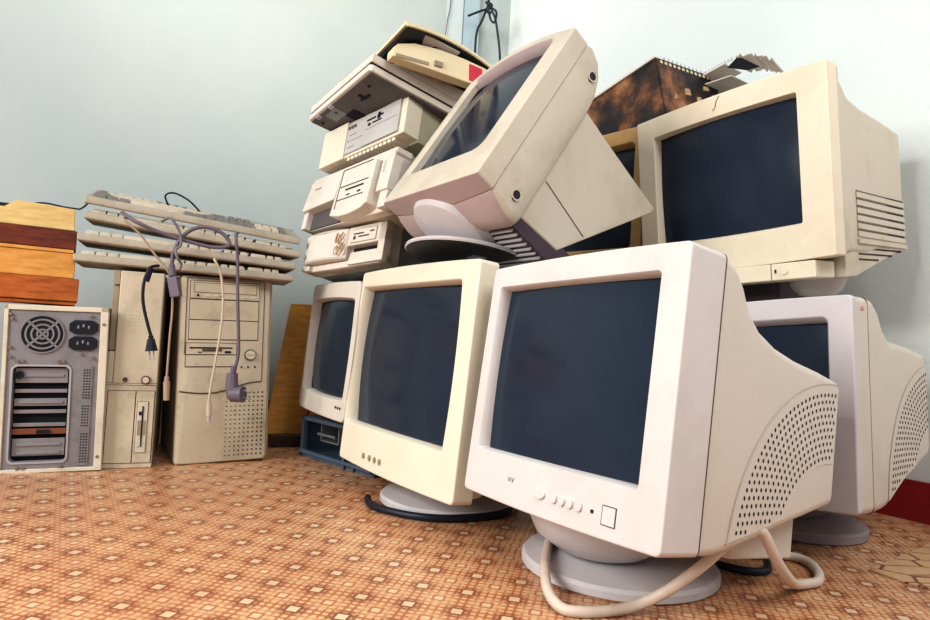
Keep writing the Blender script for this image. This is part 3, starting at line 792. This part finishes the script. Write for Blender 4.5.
fd.m = 2; fd.box(.03, .112, -.0112, -.008, .062, .066); fd.box(.09, .104, -.0112, -.008, .048, .052); fd.box(.04, .055, -.0112, -.008, .048, .051)
fd.build('floppy_drive', ['white', 'line', 'black'], d2)
B(.165, .176, -.001, .002, .085, .115).build('power_button', 'greypanel', d2, .001)
B(-w+.05, -w+.085, -.009, -.006, .098, .101).build('badge', 'greyline', d2)

d3 = Thing('computer_case', 'cream desktop case with cool grey drive panel, topmost of the stack on the small monitor', 'computer case', (-.279, 1.531, .763), (-46, 11, -6.2), (0, .17, 0), GD)
w, h = .167, .107
B(-w+.004, w-.001, .045, .34, .004, h-.001).build('cover', 'khaki', d3, .002)
fp = MB(); fp.box(-w, w, .0, .046, .008, h); fp.box(-w, -.060, -.006, .03, .004, h)
for k in range(12): fp.box(-.055+.016*k, -.055+.016*k+.012, .004, .046, 0, .010)
fp.build('front_panel', 'cream', d3, .002)
ip = MB(); ip.m = 1; ip.box(-.062, w-.018, -.001, .002, .014, h-.006); ip.m = 0; ip.box(-.060, .012, -.0025, .002, .016, h-.008); ip.box(.014, w-.020, -.004, .002, .016, h-.008); ip.m = 1
ip.box(-.056, .006, -.0032, 0, .048, .0495); ip.box(.018, w-.024, -.0045, 0, .058, .0595); ip.box(-.05, -.02, -.0032, 0, .064, .066); ip.box(-.05, -.025, -.0032, 0, .03, .032)
ip.build('drive_panel', ['greypanel', 'greyline'], d3)
fd = MB()
for q in ((.022, .056, .080, .084), (.062, .085, .080, .084), (.028, .038, .066, .072), (.046, .080, .068, .071), (.064, .074, .074, .090)): fd.box(q[0], q[1], -.0055, -.003, q[2], q[3])
fd.build('floppy_slot', 'void', d3)
for x in (-.052, -.040, -.028): MB().disc((x, -.004, .086), .0042, t=.005, n=12).build('button', 'brass', d3)

# ------------------------------------------------------------------ flat casings on top of that stack
tr = Thing('device_casing', 'flat white device casing jutting out over the case stack with its dark grey underside showing', 'casing', (-.3345, 1.496, .886), (-55.5, 12, -5.2), (0, .16, 0))
W = .170
bs_ = MB(); L1 = [rr(-W, W, 0, .30, .006)]
pr = lambda z: [(-W+.006, .0), (W-.006, 0), (W, .006), (W, .30), (-W, .30), (-W, .006)]
bs_.prism(pr(0), 'z', .002, .018); bs_.build('lower_casing', 'white', tr, .003)
ug = MB(); ug.box(-W+.006, W-.006, .008, .29, -.001, .006); ug.m = 1; ug.box(-.10, -.04, .018, .05, -.0022, 0); ug.m = 2
ug.box(-.050, -.005, .052, .085, -.003, 0); ug.box(.06, .066, .03, .05, -.004, 0); ug.box(.066, .085, .044, .05, -.004, 0)
ug.m = 3
for x in (-.125, -.115, -.05, -.04): ug.box(x, x+.006, .004, .014, -.006, .004)
ug.m = 2
for x, y in ((-.14, .03), (.05, .045), (.115, .03), (-.06, .03)): ug.disc((x, y, -.001), .004, axis='z', t=.003, n=10)
ug.build('underside_panel', ['darkgrey', 'greymetal', 'void', 'steelbright'], tr)
B(-W+.003, W-.003, .0025, .298, .0175, .0235).build('casing_seam', 'void', tr)
lid = MB(); lid.prism([(-W, 0), (W, 0), (W, .302), (-W, .302)], 'z', .023, .044); lid.build('lid', 'white', tr, .004, 3)
bp = MB(); bp.prism([(.045, .043), (.085, .062), (.16, .076), (.298, .080), (.298, .043)], 'x', W-.22, W-.002)
bp.build('raised_lid_panel', 'white', tr, .004, 3)

sh = Thing('plastic_cover', 'cream arched plastic cover with dark hollow inside, open towards the room on top of everything', 'cover', (-.202, 1.375, .973), (-53, 6, -15), (0, .12, 0))
prof = []
nseg = 12; Wc, Dc = .078, .245
def arch(y): u = y/Dc; return .020*4*u*(1-u)*.9
out_v = []; mb = MB()
loopsO = []; loopsI = []
for k in range(nseg+1):
    y = Dc*k/nseg; a = arch(y)
    # thin sheet section across x with turned-down edges
    loopsO.append([(-Wc, y, a-.030), (-Wc, y, a-.004), (-Wc+.006, y, a+.003), (Wc-.006, y, a+.003), (Wc, y, a-.004), (Wc, y, a-.012),
                   (Wc-.004, y, a-.012), (Wc-.004, y, a-.006), (-Wc+.005, y, a-.004), (-Wc+.005, y, a-.030)])
mb.loft(loopsO, True, True)
mb.build('shell', 'creamshell', sh)
ins = MB(); ins.m = 0
ll = []
for k in range(nseg+1):
    y = .006+(Dc-.012)*k/nseg; a = arch(y)
    ll.append([(-Wc+.006, y, a-.020), (-Wc+.006, y, a-.005), (Wc-.005, y, a-.007), (Wc-.005, y, a-.012)])
ins.loft(ll, True, True)
for k in range(14):
    y = random.uniform(.02, Dc-.03); x = random.uniform(-Wc+.015, Wc-.02); a = arch(y); r = random.uniform(.007, .015)
    ins.disc((x, y, a-.014), r, axis='z', t=.018, n=10)
ins.m = 1; ins.box(Wc-.04, Wc-.012, .05, .15, .0, .004)
ins.build('hollow_inside', ['black', 'greypanel'], sh, .001)

pc = Thing('plastic_cover', 'small cream curved lid with a red sticker, lying under the arched cover', 'cover', (-.186, 1.345, .929), (27, 0, 1), (.12, .02, 0))
pts = [(0, .0), (.24, -.018), (.262, .0), (.262, .022), (.225, .036), (.17, .045), (.11, .050), (.05, .047), (.012, .034), (0, .02)]
mb = MB(); mb.prism([(x, z*.9) for x, z in pts], 'y', 0, .035); mb.build('lid_body', 'creamshell', pc, .003)
B(.008, .085, -.0015, .002, .001, .008).build('slot', 'casedark', pc)
cl = B(.098, .118, -.004, .004, .004, .016).build('clip', 'casedark', pc, .001)
stp = MB(); stp.prism([(.186, -.006), (.218, -.006), (.217, .027), (.184, .031)], 'y', -.0016, -.0004); lab(stp.build('sticker', 'red', pc), 'red square sticker')

# ------------------------------------------------------------------ burnt chassis and bent bracket at the top
W1, D1, H1 = .135, .335, .150
eb = (-56.5, -3, -12)
lb = Vector((.429, 1.527, 1.042)) - (euler(eb) @ Vector((W1, 0, H1)))
bc = Thing('metal_chassis', 'scorched rusty metal chassis with torn holes, lying behind the upper right monitor', 'chassis', lb, eb, (0, .15, 0))
mb = MB()
mb.box(-W1, W1, 0, .004, 0, H1); mb.box(W1-.003, W1, 0, D1, 0, H1); mb.box(-W1, -W1+.003, 0, D1, 0, H1); mb.box(-W1, W1, D1-.003, D1, 0, H1)
mb.box(-W1, W1, 0, D1, H1-.003, H1)
mb.build('shell', 'burnt', bc)
B(-W1-.002, W1+.002, -.006, .02, H1-.002, H1+.004).build('top_lip', 'white', bc, .001)
hl = MB()
for k in range(18):
    y = .014+.0165*k; hl.box(W1-.001, W1+.0012, y, y+.008, H1-.012, H1-.005)
hl.build('edge_slots', 'creamshell', bc)
for (y, z, a, b2) in ((.09, .070, .024, .020), (.135, .062, .02, .014), (.17, .100, .026, .014), (.235, .108, .018, .010), (.045, .05, .012, .012), (.20, .082, .014, .014)):
    q = MB(); q.prism([(y, z), (y+a, z+.003), (y+a-.002, z+b2), (y+.003, z+b2-.002)], 'x', W1-.001, W1+.0014); q.build('punched_hole', 'glue', bc)
tt = MB()
for k in range(19):
    y = .012+.016*k; tt.prism([(y, H1), (y+.008, H1), (y+.005, H1+.009)], 'x', W1-.002, W1)
tt.build('bent_teeth', 'steelbright', bc)

bk = Thing('metal_bracket', 'bent perforated steel sheet with serrated edge behind the top of the upper right monitor', 'bracket', (.615, 1.575, 1.022), (-55, 0, 0), (0, .03, 0))
bk.o.scale = (.86, .86, .86)
def sheet(mb, p, q, dep, th):
    p = Vector(p); q = Vector(q); dv = Vector((0, dep, 0)); up = (q-p).cross(dv).normalized()*th
    mb.hexa([p, q, q+dv, p+dv], [p+up, q+up, q+dv+up, p+dv+up])
mb = MB(); sheet(mb, (-.135, 0, .018), (.0, -.005, .040), .09, .003); sheet(mb, (-.135, 0, .0), (-.135, 0, .020), .09, .003); sheet(mb, (-.135, 0, .0), (.02, 0, .0), .09, .003)
mb.build('bent_sheet', 'white', bk)
te = MB()
for k in range(15):
    x = -.13+.0105*k; z = .020+.022*(k/12)
    te.prism([(x, z), (x+.006, z+.001), (x+.005, z+.009), (x+.001, z+.010)], 'y', -.002, .001)
te.build('serrated_edge', 'standgrey', bk)
fl_ = MB(); N_ = 22; vs = []
for j in range(5):
    for i in range(N_+1):
        u = i/N_; wob = math.sin(i*2.1)*.0045*(1 if j in (0, 4) else .5)
        vs.append((.025+.115*u, .006+.018*j+.006*math.sin(i*1.3), .058-.045*u*u-.006*j+wob))
fl_.add(vs, [(j*(N_+1)+i, j*(N_+1)+i+1, (j+1)*(N_+1)+i+1, (j+1)*(N_+1)+i) for j in range(4) for i in range(N_)])
ob = fl_.build('crumpled_flap', 'white', bk, smooth=False); sm_ = ob.modifiers.new('thick', 'SOLIDIFY'); sm_.thickness = .003
MB().hexa([(-.01, .004, .034), (.03, .004, .0), (.09, .004, .0), (.115, .004, .018)], [(.025, .004, .056), (.05, .004, .053), (.08, .004, .04), (.115, .004, .02)]).build('dark_opening', 'void', bk, smooth=False) if 0 else MB().prism([(.0, .034), (.03, .055), (.048, .046), (.100, .006), (.06, .008)], 'y', .010, .014).build('dark_opening', 'void', bk, smooth=False)
# ------------------------------------------------------------------ open blue chassis under the small monitor
oc = Thing('metal_chassis', 'dark blue open metal chassis on the floor beneath the small off-white monitor', 'chassis', (-.303, 1.608, 0), (-45, 0, 0), (0, .15, 0))
mb = MB(); W2, D2, H2 = .165, .34, .104
for x in (-W2, W2-.012): 
    mb.box(x, x+.012, 0, .014, 0, H2); mb.box(x, x+.012, D2-.014, D2, 0, H2)
    mb.box(x, x+.012, 0, D2, 0, .010); mb.box(x, x+.012, 0, D2, H2-.010, H2)
for y in (0, D2-.012): mb.box(-W2, W2, y, y+.012, 0, .010); mb.box(-W2, W2, y, y+.012, H2-.010, H2)
mb.build('frame', 'blue', oc, .001)
B(-W2+.004, W2-.004, .02, D2-.01, .002, .005).build('floor_plate', 'blue', oc)
B(-W2+.002, W2-.002, D2-.012, D2-.009, .004, H2-.004).build('rear_plate', 'blue', oc)
B(-W2+.002, -W2+.005, .01, D2-.01, .01, H2-.01).build('side_plate', 'blue', oc)
B(-W2+.002, W2-.002, .01, D2-.012, H2-.003, H2-.001).build('top_plate', 'blue', oc)
cg = MB(); cg.box(-.10, -.097, .02, .16, .045, .10); cg.box(-.02, -.017, .02, .16, .045, .10); cg.box(-.10, -.017, .02, .16, .045, .048); cg.box(-.11, -.03, .016, .02, .060, .066)
cg.build('drive_cage', 'greymetal', oc)
rl = MB(); rl.box(-.15, .16, -.012, -.002, .012, .020); rl.box(.04, .05, -.008, .01, .0, .05); rl.box(.08, .09, -.008, .01, .0, .06); rl.box(.03, .13, -.010, .0, .030, .036)
rl.build('front_rail', 'blue', oc, .001)

# ------------------------------------------------------------------ wood
def wood_block(label, x0, x1, z0, z1, y0, y1, m, prof=None, nm='wooden_board'):
    th = c.F
    o = MB()
    fr = Matrix.Translation(Vector((-.868, 1.418, 0))) @ Matrix.Rotation(R(31.5), 4, 'Z')
    if prof: o.prism(prof, 'y', y0, y1)
    else: o.box(x0, x1, y0, y1, z0, z1)
    ctr = fr @ Vector(((x0+x1)/2, (y0+y1)/2, z0))
    ob = o.build(nm, m, bevel=.0015)
    mw = fr
    ob.data.transform(Matrix.Translation(ctr).inverted() @ mw); ob.matrix_world = Matrix.Translation(ctr)
    return tag(ob, label, 'board', 'wooden boards piled on the left case')
wood_block('thin orange wooden slat lying directly on the left computer case', -.30, .004, .3585, .3665, .005, .25, 'wood_orange')
wood_block('thick orange grained wooden board, lowest of the pile on the left case', -.31, .008, .367, .4175, 0, .25, 'wood_orange')
wood_block('pale yellow wooden board between orange board and dark red board', -.31, -.002, .418, .473, .004, .25, 'wood_pale')
wood_block('thin pale yellow slat directly under the dark red board', -.31, -.006, .4735, .4815, .002, .25, 'wood_pale')
wood_block('dark red-brown stained wooden board near the top of the pile', -.31, -.003, .482, .5235, 0, .25, 'wood_red')
wood_block('cream plywood board with sloping left end, topmost of the pile', -.31, -.008, .524, .576, .004, .24, 'wood_cream',
           prof=[(-.31, .524), (-.008, .524), (-.010, .572), (-.118, .577), (-.138, .560), (-.31, .556)])
wood_block('black flat strip lying on the left end of the cream plywood board', -.31, -.136, .5565, .566, .02, .20, 'black', prof=[(-.31, .5565), (-.142, .5605), (-.128, .570), (-.31, .568)], nm='flat_strip')
for ob in COL.objects:
    if ob.name.startswith('flat_strip'): ob['category'] = 'strip'; del ob['group']

def leaning(label, name, pts, th, m, cat='board'):
    P = [Vector(p) for p in pts]; n = (P[1]-P[0]).cross(P[3]-P[0]).normalized()*th
    base = (P[0]+P[1])/2
    mb = MB().hexa([p-base for p in P], [p-base+n for p in P]); ob = mb.build(name, m, bevel=.001)
    ob.location = base; return tag(ob, label, cat)
leaning('mustard-brown board leaning on the wall just right of the beige tower case', 'leaning_board', [(-.570, 1.885, 0), (-.475, 1.935, .0), (-.41, 2.08, .418), (-.545, 2.005, .412)], -.012, 'wood_mustard')
leaning('second mustard-brown board leaning behind the first, half hidden by the small monitor', 'leaning_board', [(-.462, 1.915, 0), (-.34, 1.99, 0), (-.27, 2.13, .40), (-.40, 2.06, .405)], -.012, 'wood_mustard')
leaning('dark brown plank lying on the floor in shadow beside the beige tower', 'plank', [(-.52, 1.80, .002), (-.40, 1.86, .002), (-.42, 1.90, .002), (-.54, 1.84, .002)], .03, 'wood_dark', 'plank')

# ------------------------------------------------------------------ keyboards
KM = {}
def key_mesh(wd, dp, hh, m):
    k = (wd, dp, hh, m)
    if k not in KM:
        mb = MB(); a, b = wd/2, dp/2; i = .0022
        mb.hexa([(-a, -b, 0), (a, -b, 0), (a, b, 0), (-a, b, 0)], [(-a+i, -b+i*.8, hh), (a-i, -b+i*.8, hh), (a-i, b-i*1.3, hh), (-a+i, b-i*1.3, hh)])
        me = bpy.data.meshes.new('key'); me.from_pydata([tuple(v) for v in mb.v], [], mb.f); me.materials.append(M[m]); me.update()
        KM[k] = me
    return KM[k]
P_ = .0190
def keyboard(label, x, y, z, e, body='keybody', greyset=True):
    W3, D3 = .238, .165
    th = Thing('keyboard', label, 'keyboard', (x, y, z), e, (0, .08, 0), 'keyboards stacked on the cases')
    mb = MB()
    sec = [(0, .002), (.004, 0), (.150, 0), (D3, .004), (D3, .031), (.150, .0345), (.136, .029), (.012, .0185), (.002, .0175), (0, .014)]
    mb.prism(sec, 'x', -W3, W3); mb.build('body', body, th, .0025)
    B(-W3-.0006, W3+.0006, .006, D3-.01, .0035, .0052).build('case_seam', 'line', th)
    def z_at(yy): return .0185+(yy-.012)*.0115/.124
    def key(xc, row, wd, grey, dy=0):
        yy = .022+row*P_+(.008 if row == 5 else 0)
        o = bpy.data.objects.new('key', key_mesh(round(wd, 4), .0175, .0085, 'keygrey' if grey and greyset else 'keylight')); COL.objects.link(o)
        o.parent = th.o; o.location = Vector((xc, yy, z_at(yy)-.001))-th.off
    x0 = -W3+.012
    # row 0: modifiers and space bar
    xx = x0
    for wd, g in ((1.5, 1), (1.25, 1), (1.25, 1), (6, 0), (1.25, 1), (1.25, 1), (1.25, 1), (1.25, 1)):
        key(xx+wd*P_/2, 0, wd*P_-.0015, g); xx += wd*P_
    for row, first, n, last in ((1, 2.25, 10, 2.75), (2, 1.75, 11, 2.25), (3, 1.5, 12, 1.5), (4, 1, 12, 2)):
        xx = x0
        for wd, g in [(first, 1)]+[(1, 0)]*n+[(last, 1)]:
            key(xx+wd*P_/2, row, wd*P_-.0015, g); xx += wd*P_
    xx = x0
    key(xx+P_/2, 5, P_-.0015, 1)
    for blk in range(3):
        for k in range(4): key(x0+P_*(2+blk*4.4+k+.5), 5, P_-.0015, blk == 1)
    x1 = x0+15.35*P_
    for k in range(3): key(x1+P_*(k+.5), 0, P_-.0015, 1)
    key(x1+P_*1.5, 1, P_-.0015, 1)
    for row in (3, 4, 5):
        for k in range(3): key(x1+P_*(k+.5), row, P_-.0015, 1)
    x2 = x1+3.3*P_
    for row in range(1, 5):
        for k in range(4): key(x2+P_*(k+.5), row, P_-.0015, k == 3 or row == 4)
    key(x2+P_, 0, 2*P_-.0015, 0); key(x2+P_*2.5, 0, P_-.0015, 0); key(x2+P_*3.5, 0, P_-.0015, 1)
    return th
keyboard('lowest ivory keyboard resting directly on the computer cases', -.651, 1.500, .4540, (23.5, 1, .6), greyset=False)
keyboard('second keyboard from the bottom of the stack, resting on the lowest keyboard', -.648, 1.503, .4925, (23.6, 0, 2.6), greyset=False)
keyboard('third keyboard from the bottom, mostly hidden under the top keyboard', -.640, 1.509, .533, (23.8, -2, 4.9), greyset=False)
keyboard('topmost keyboard of the stack, tilted, with grey and ivory keys in view', -.641, 1.507, .566, (23.8, -9, 5.0))

# ------------------------------------------------------------------ cables
def cable(label, pts, r, m, base=None, plug=None, name='cable', cat='cable', group=None, extra=None):
    P = [Vector(p) for p in pts]; b = Vector(base) if base else P[-1]
    th = Thing(name, label, cat, b, (0, 0, 0), (0, 0, 0), group)
    mb = MB().tube(P, r, 12, 7); mb.build('cord', m, th, world=True, sharp=70)
    return th
def plug_body(th, p, q, r0, r1, m, name='plug', pins=0, flat=1., pm='steelbright', pl=.012):
    mb = MB(); p = Vector(p); q = Vector(q); d_ = (q-p).normalized()
    mb.tube([p, p+(q-p)*.25], r0*.7, 10); mb.tube([p+(q-p)*.22, q], r0, 10, r1=r1)
    ob = mb.build(name, m, th, world=True)
    if pins:
        side = d_.cross(Vector((0, 1, 0))).normalized()
        pn = MB()
        for k in range(pins):
            o = side*((k-(pins-1)/2)*.009); pn.tube([q+o, q+o+d_*pl], .0016, 6)
        pn.build('pin', pm, (th, ob), world=True)
    return ob
off = Vector((.022, -.05, 0))
def sh_(L, o=off): return [tuple(Vector(p)+o) for p in L]
GK = 'cables hanging over the cases'
Lp = sh_([(-.782,1.44,.567),(-.739,1.417,.545),(-.699,1.435,.529),(-.652,1.456,.516),(-.599,1.479,.507),(-.57,1.492,.511),(-.564,1.495,.521),(-.58,1.488,.541),(-.612,1.473,.55),(-.638,1.462,.54),(-.657,1.453,.516),(-.668,1.449,.484),(-.669,1.448,.456)])
k1 = cable('thick mauve power cable looped across the keyboards, ending in a socket plug', Lp, .0042, 'purple', base=Lp[-1], name='power_cable', group=GK)
pe = Vector(Lp[-1]); mb = MB(); mb.tube([pe+Vector((0, 0, .004)), pe+Vector((.003, 0, -.022))], .0062, 10, r1=.0085)
T = Matrix.Translation(pe+Vector((.010, 0, -.045))) @ Matrix.Rotation(R(-14), 4, 'Y')
bq = MB().box(-.0105, .0105, -.008, .008, -.022, .022); 
for i, v in enumerate(bq.v): bq.v[i] = T @ v
mb.add(bq.v, bq.f); mb.build('socket_plug', 'purple', k1, .001, world=True)
Lg = sh_([(-.705,1.47,.556),(-.675,1.445,.56),(-.658,1.453,.534),(-.652,1.453,.505),(-.66,1.448,.492),(-.655,1.447,.475),(-.650,1.457,.462),(-.653,1.455,.448)], Vector((.022,-.056,0)))
cable('thin dull grey cable looping down beside the mauve plug', Lg, .003, 'greycable', name='cable', group=GK)
Lt = sh_([(-.772,1.45,.556),(-.759,1.408,.548),(-.728,1.422,.519),(-.7,1.434,.48),(-.676,1.445,.449),(-.664,1.45,.42),(-.660,1.452,.36),(-.661,1.452,.30),(-.661,1.452,.215)], Vector((.018,-.046,0)))
k3 = cable('thin tan cable hanging between the narrow case and the tower, with a round plug', Lt, .0024, 'browncable', name='keyboard_cable', group=GK)
plug_body(k3, Lt[-1], Vector(Lt[-1])+Vector((.003, 0, -.052)), .0070, .0060, 'browncable')
Lb = sh_([(-.60,1.53,.486),(-.587,1.485,.480),(-.575,1.49,.456),(-.567,1.494,.413),(-.564,1.495,.361),(-.566,1.494,.31),(-.571,1.492,.253),(-.576,1.489,.195),(-.578,1.489,.165)], Vector((.016,-.045,0)))
k4 = cable('beige keyboard cable hanging down the front of the beige tower to a small round plug', Lb, .0027, 'beigecable', name='keyboard_cable', group=GK)
pb_ = plug_body(k4, Lb[-1], Vector(Lb[-1])+Vector((.002, 0, -.036)), .0058, .0052, 'beigecable')
q0 = Vector(Lb[-1])+Vector((.002, 0, -.034)); MB().tube([q0, q0+Vector((.001, 0, -.014))], .0042, 10).build('metal_tip', 'steelbright', (k4, pb_), world=True)
Lq = sh_([(-.56,1.55,.552),(-.547,1.502,.539),(-.541,1.506,.486),(-.537,1.508,.42),(-.532,1.508,.363),(-.527,1.511,.30),(-.526,1.511,.262),(-.532,1.509,.236)], Vector((.016,-.050,0)))
k5 = cable('straight mauve power cable hanging down the tower front with a heavy angled wall plug', Lq, .0036, 'purple', name='power_cable', group=GK)
e0 = Vector(Lq[-1])
mb = MB(); mb.tube([e0+Vector((0, 0, .006)), e0+Vector((-.003, 0, -.016))], .0065, 10); mb.tube([e0+Vector((-.003, 0, -.010)), e0+Vector((-.002, 0, -.040)), e0+Vector((.006, 0, -.064))], .0115, 10, r1=.0165)
mb.tube([e0+Vector((-.002, 0, -.058)), e0+Vector((.026, -.004, -.056))], .0165, 14, r1=.0185)
pg = mb.build('wall_plug', 'purple', k5, world=True)
pn = MB()
for dz in (-.064, -.048): pn.tube([e0+Vector((.026, -.004, dz)), e0+Vector((.044, -.006, dz-.001))], .0023, 6)
pn.build('pin', 'greymetal', (k5, pg), world=True)
Lk = sh_([(-.70,1.45,.458),(-.707,1.426,.450),(-.715,1.422,.421),(-.716,1.422,.389),(-.712,1.424,.36),(-.703,1.428,.325),(-.696,1.431,.302)], Vector((.010,-.022,0)))
k6 = cable('black mains cable with two-pin plug hanging down the narrow case', Lk, .0034, 'blackrub', name='power_cable', group=GK)
mb = MB(); hk = Vector(Lk[1]); mb.tube([hk+Vector((-.006, 0, -.03)), hk+Vector((.002, 0, .0))], .0065, 8); mb.build('strain_relief', 'blackrub', k6, world=True)
plug_body(k6, Lk[-1], Vector(Lk[-1])+Vector((.004, 0, -.034)), .0075, .0130, 'blackrub', pins=2, pl=.020)
La = [(-.655,1.60,.585),(-.676,1.575,.617),(-.697,1.56,.637),(-.725,1.548,.648),(-.743,1.545,.640),(-.742,1.56,.621),(-.735,1.58,.60)]
cable('thin dark cable arching above the top keyboard', La, .0022, 'blackrub', base=La[0], name='cable')
Lw = [(-1.03,1.445,.575),(-1.006,1.453,.585),(-.98,1.464,.591),(-.94,1.475,.586),(-.90,1.46,.581),(-.885,1.44,.577),(-.874,1.439,.583),(-.861,1.445,.601),(-.85,1.46,.612)]
cable('thin black cable lying over the cream plywood board towards the keyboards', Lw, .0020, 'blackrub', base=Lw[4], name='cable')

Lc = [(.20,1.075,.034),(.163,1.04,.036),(.146,.985,.030),(.130,.90,.028),(.127,.84,.016),(.14,.808,.008),(.165,.802,.007),(.195,.808,.007),(.235,.818,.012),(.272,.812,.035),(.307,.806,.066),(.330,.808,.086),(.350,.812,.102),(.366,.812,.113),(.379,.812,.116),(.391,.816,.110),(.403,.822,.092),(.424,.838,.064),(.452,.868,.038),(.485,.915,.016),(.513,.940,.008),(.538,.953,.008),(.558,.986,.008),(.570,1.025,.008),(.566,1.055,.008),(.54,1.068,.008),(.49,1.06,.008)]
k8 = cable('long pale grey cable curling from the nearest monitor foot across the floor', Lc, .0070, 'greyvga', base=(.4, .85, 0), name='monitor_cable')
Ld = [(.42,1.03,.008),(.455,1.012,.008),(.50,1.015,.008),(.535,1.01,.022),(.50,.99,.02)]
cable('black cable lying on the floor under the back of the nearest monitor', [(.36,1.06,.007),(.41,1.01,.007),(.445,.985,.007),(.48,.99,.007),(.50,1.03,.007)], .006, 'blackrub', base=(.42, 1.0, 0), name='cable')
cable('black cable on the floor beside the foot of the cream floor monitor', [(-.172,1.285,.008),(-.162,1.245,.008),(-.135,1.21,.008),(-.07,1.175,.008),(-.01,1.172,.008),(.06,1.20,.008),(.10,1.24,.008),(.12,1.30,.008)], .007, 'blackrub', base=(0, 1.17, 0), name='cable')

# knotted black cord hanging by the corner
u_ = dr; base_c = cor+dr*.02-nr_*.02
def cw(t, z, o=0): p = cor+dr*t-nr_*(.018+o); return (p.x, p.y, z)
tc_ = [cw(-.0+.03, 2.3)]
K = lambda px, z, o=0: cw((px), z, o)
cdt = Thing('cord', 'black cord with a knotted bow hanging in the corner of the room', 'cord', K(.02, 1.40), (0, 0, 0))
mb = MB()
A0 = lambda x, z, dy=0.: ((x-.006)*.955, 2.475+dy, .335+(z-.335)*.955)
cz = 1.695
mb.tube([A0(.034, 2.4), A0(.034, 2.0), A0(.033, cz+.02)], .0045, 8)
mb.tube([A0(.033, cz+.025), A0(.010, cz-.045), A0(-.010, cz-.10), A0(-.012, cz-.20), A0(-.012, cz-.34)], .0045, 8)
mb.tube([A0(.033, cz+.02, -.006), A0(.06, cz-.03, -.006), A0(.075, cz-.09, -.004), A0(.092, cz-.20), A0(.094, cz-.34)], .0045, 8)
mb.tube([A0(.033, cz+.0, -.008), A0(.0, cz-.012, -.008), A0(-.05, cz-.035, -.008)], .0045, 8)
mb.build('strand', 'blackrub', cdt, world=True)
kn = MB()
kn.tube([A0(.022, cz+.028, -.006), A0(.045, cz+.012, -.012), A0(.028, cz-.006, -.012), A0(.044, cz-.022, -.008)], .007, 8)
kn.tube([A0(.035, cz+.01, -.006), A0(.066, cz-.012, -.01), A0(.062, cz-.055, -.01), A0(.046, cz-.048, -.01), A0(.035, cz-.01, -.008)], .0045, 8)
kn.build('knot', 'blackrub', cdt, world=True)
MB().disc((.027, 2.54, 2.30), .010, axis='y', t=.16, n=14).build('hook', 'steel', cdt, world=True)
wq = [cor+dl*.285-nl*.03+Vector((0, 0, z_)) for z_ in (2.4, 1.72, 1.58, 1.40, .9)]
wq = [p+dl*(.0+.012*i) for i, p in enumerate(wq)]
cable('thin grey wire running down the wall left of the corner pipe', wq, .0022, 'greycable', base=wq[-1], name='wire', cat='wire')

# offcut of other linoleum lying on the floor at the right
P = [(.667, 1.037), (.886, 1.203), (1.10, 1.06), (.95, .84), (.80, .90), (.72, .955), (.69, .985)]
mb = MB(); bx_, by_ = .85, 1.0
mb.prism([(x-bx_, y-by_) for x, y in P[::-1]], 'z', .0005, .0035)
ob = mb.build('linoleum_offcut', 'offcut'); ob.location = (bx_, by_, 0); tag(ob, 'tan offcut of linoleum with brown leaf lines lying on the floor at the right edge', 'floor covering')

# ------------------------------------------------------------------ camera, light, world
f, h_, pitch, roll = 640, .335, 2.5, 3.2
cam = bpy.data.cameras.new('camera'); cam.sensor_width = 36; cam.lens = f/930*36; cam.clip_start = .02
co = bpy.data.objects.new('camera', cam); COL.objects.link(co)
co.matrix_world = Matrix.Translation((0, 0, h_)) @ Matrix.Rotation(math.pi/2+R(pitch), 4, 'X') @ Matrix.Rotation(R(roll), 4, 'Z')
SC.camera = co

def area(name, loc, target, size, power, col=(1, 1, 1), sy=None):
    l = bpy.data.lights.new(name, 'AREA'); l.energy = power; l.size = size; l.color = col
    if sy: l.shape = 'RECTANGLE'; l.size_y = sy
    o = bpy.data.objects.new(name, l); COL.objects.link(o)
    dv = Vector(target)-Vector(loc); o.rotation_euler = dv.to_track_quat('-Z', 'Y').to_euler(); o.location = loc
    return o
area('window_light', (-2.1, -.55, 1.4), (.35, 1.25, .45), 1.2, 86, (1.0, .985, .945), 1.2)
area('fill_light', (1.1, -.6, 2.3), (.55, 1.2, .3), 1.2, 42, (1.0, .985, .95))  # added fill from the right front, no actual fitting
def spot(name, loc, target, power, ang, col, rad=.15):
    l = bpy.data.lights.new(name, 'SPOT'); l.energy = power; l.spot_size = R(ang); l.spot_blend = 1.0; l.color = col; l.shadow_soft_size = rad
    o = bpy.data.objects.new(name, l); COL.objects.link(o)
    o.rotation_euler = (Vector(target)-Vector(loc)).to_track_quat('-Z', 'Y').to_euler(); o.location = loc
spot('wall_fill_spot', (-.75, .35, 1.9), (-.6, 2.35, 1.95), 135, 80, (1.0, .93, .80), .3)  # added warm spot to brighten the upper left wall, unseen source
spot('floor_fill_spot', (-.35, -.2, 2.1), (-.33, .55, 0), 95, 52, (1.0, .95, .86), .25)  # added spot to brighten the near floor, not a real lamp
wd = bpy.data.worlds.new('world'); SC.world = wd; wd.use_nodes = True
bg = wd.node_tree.nodes['Background']; bg.inputs[0].default_value = (.74, .87, 1.0, 1); bg.inputs[1].default_value = .32
SC.view_settings.view_transform = 'Standard'
SC.view_settings.exposure = .14
SC.view_settings.gamma = .88
SC.view_settings.look = 'None'
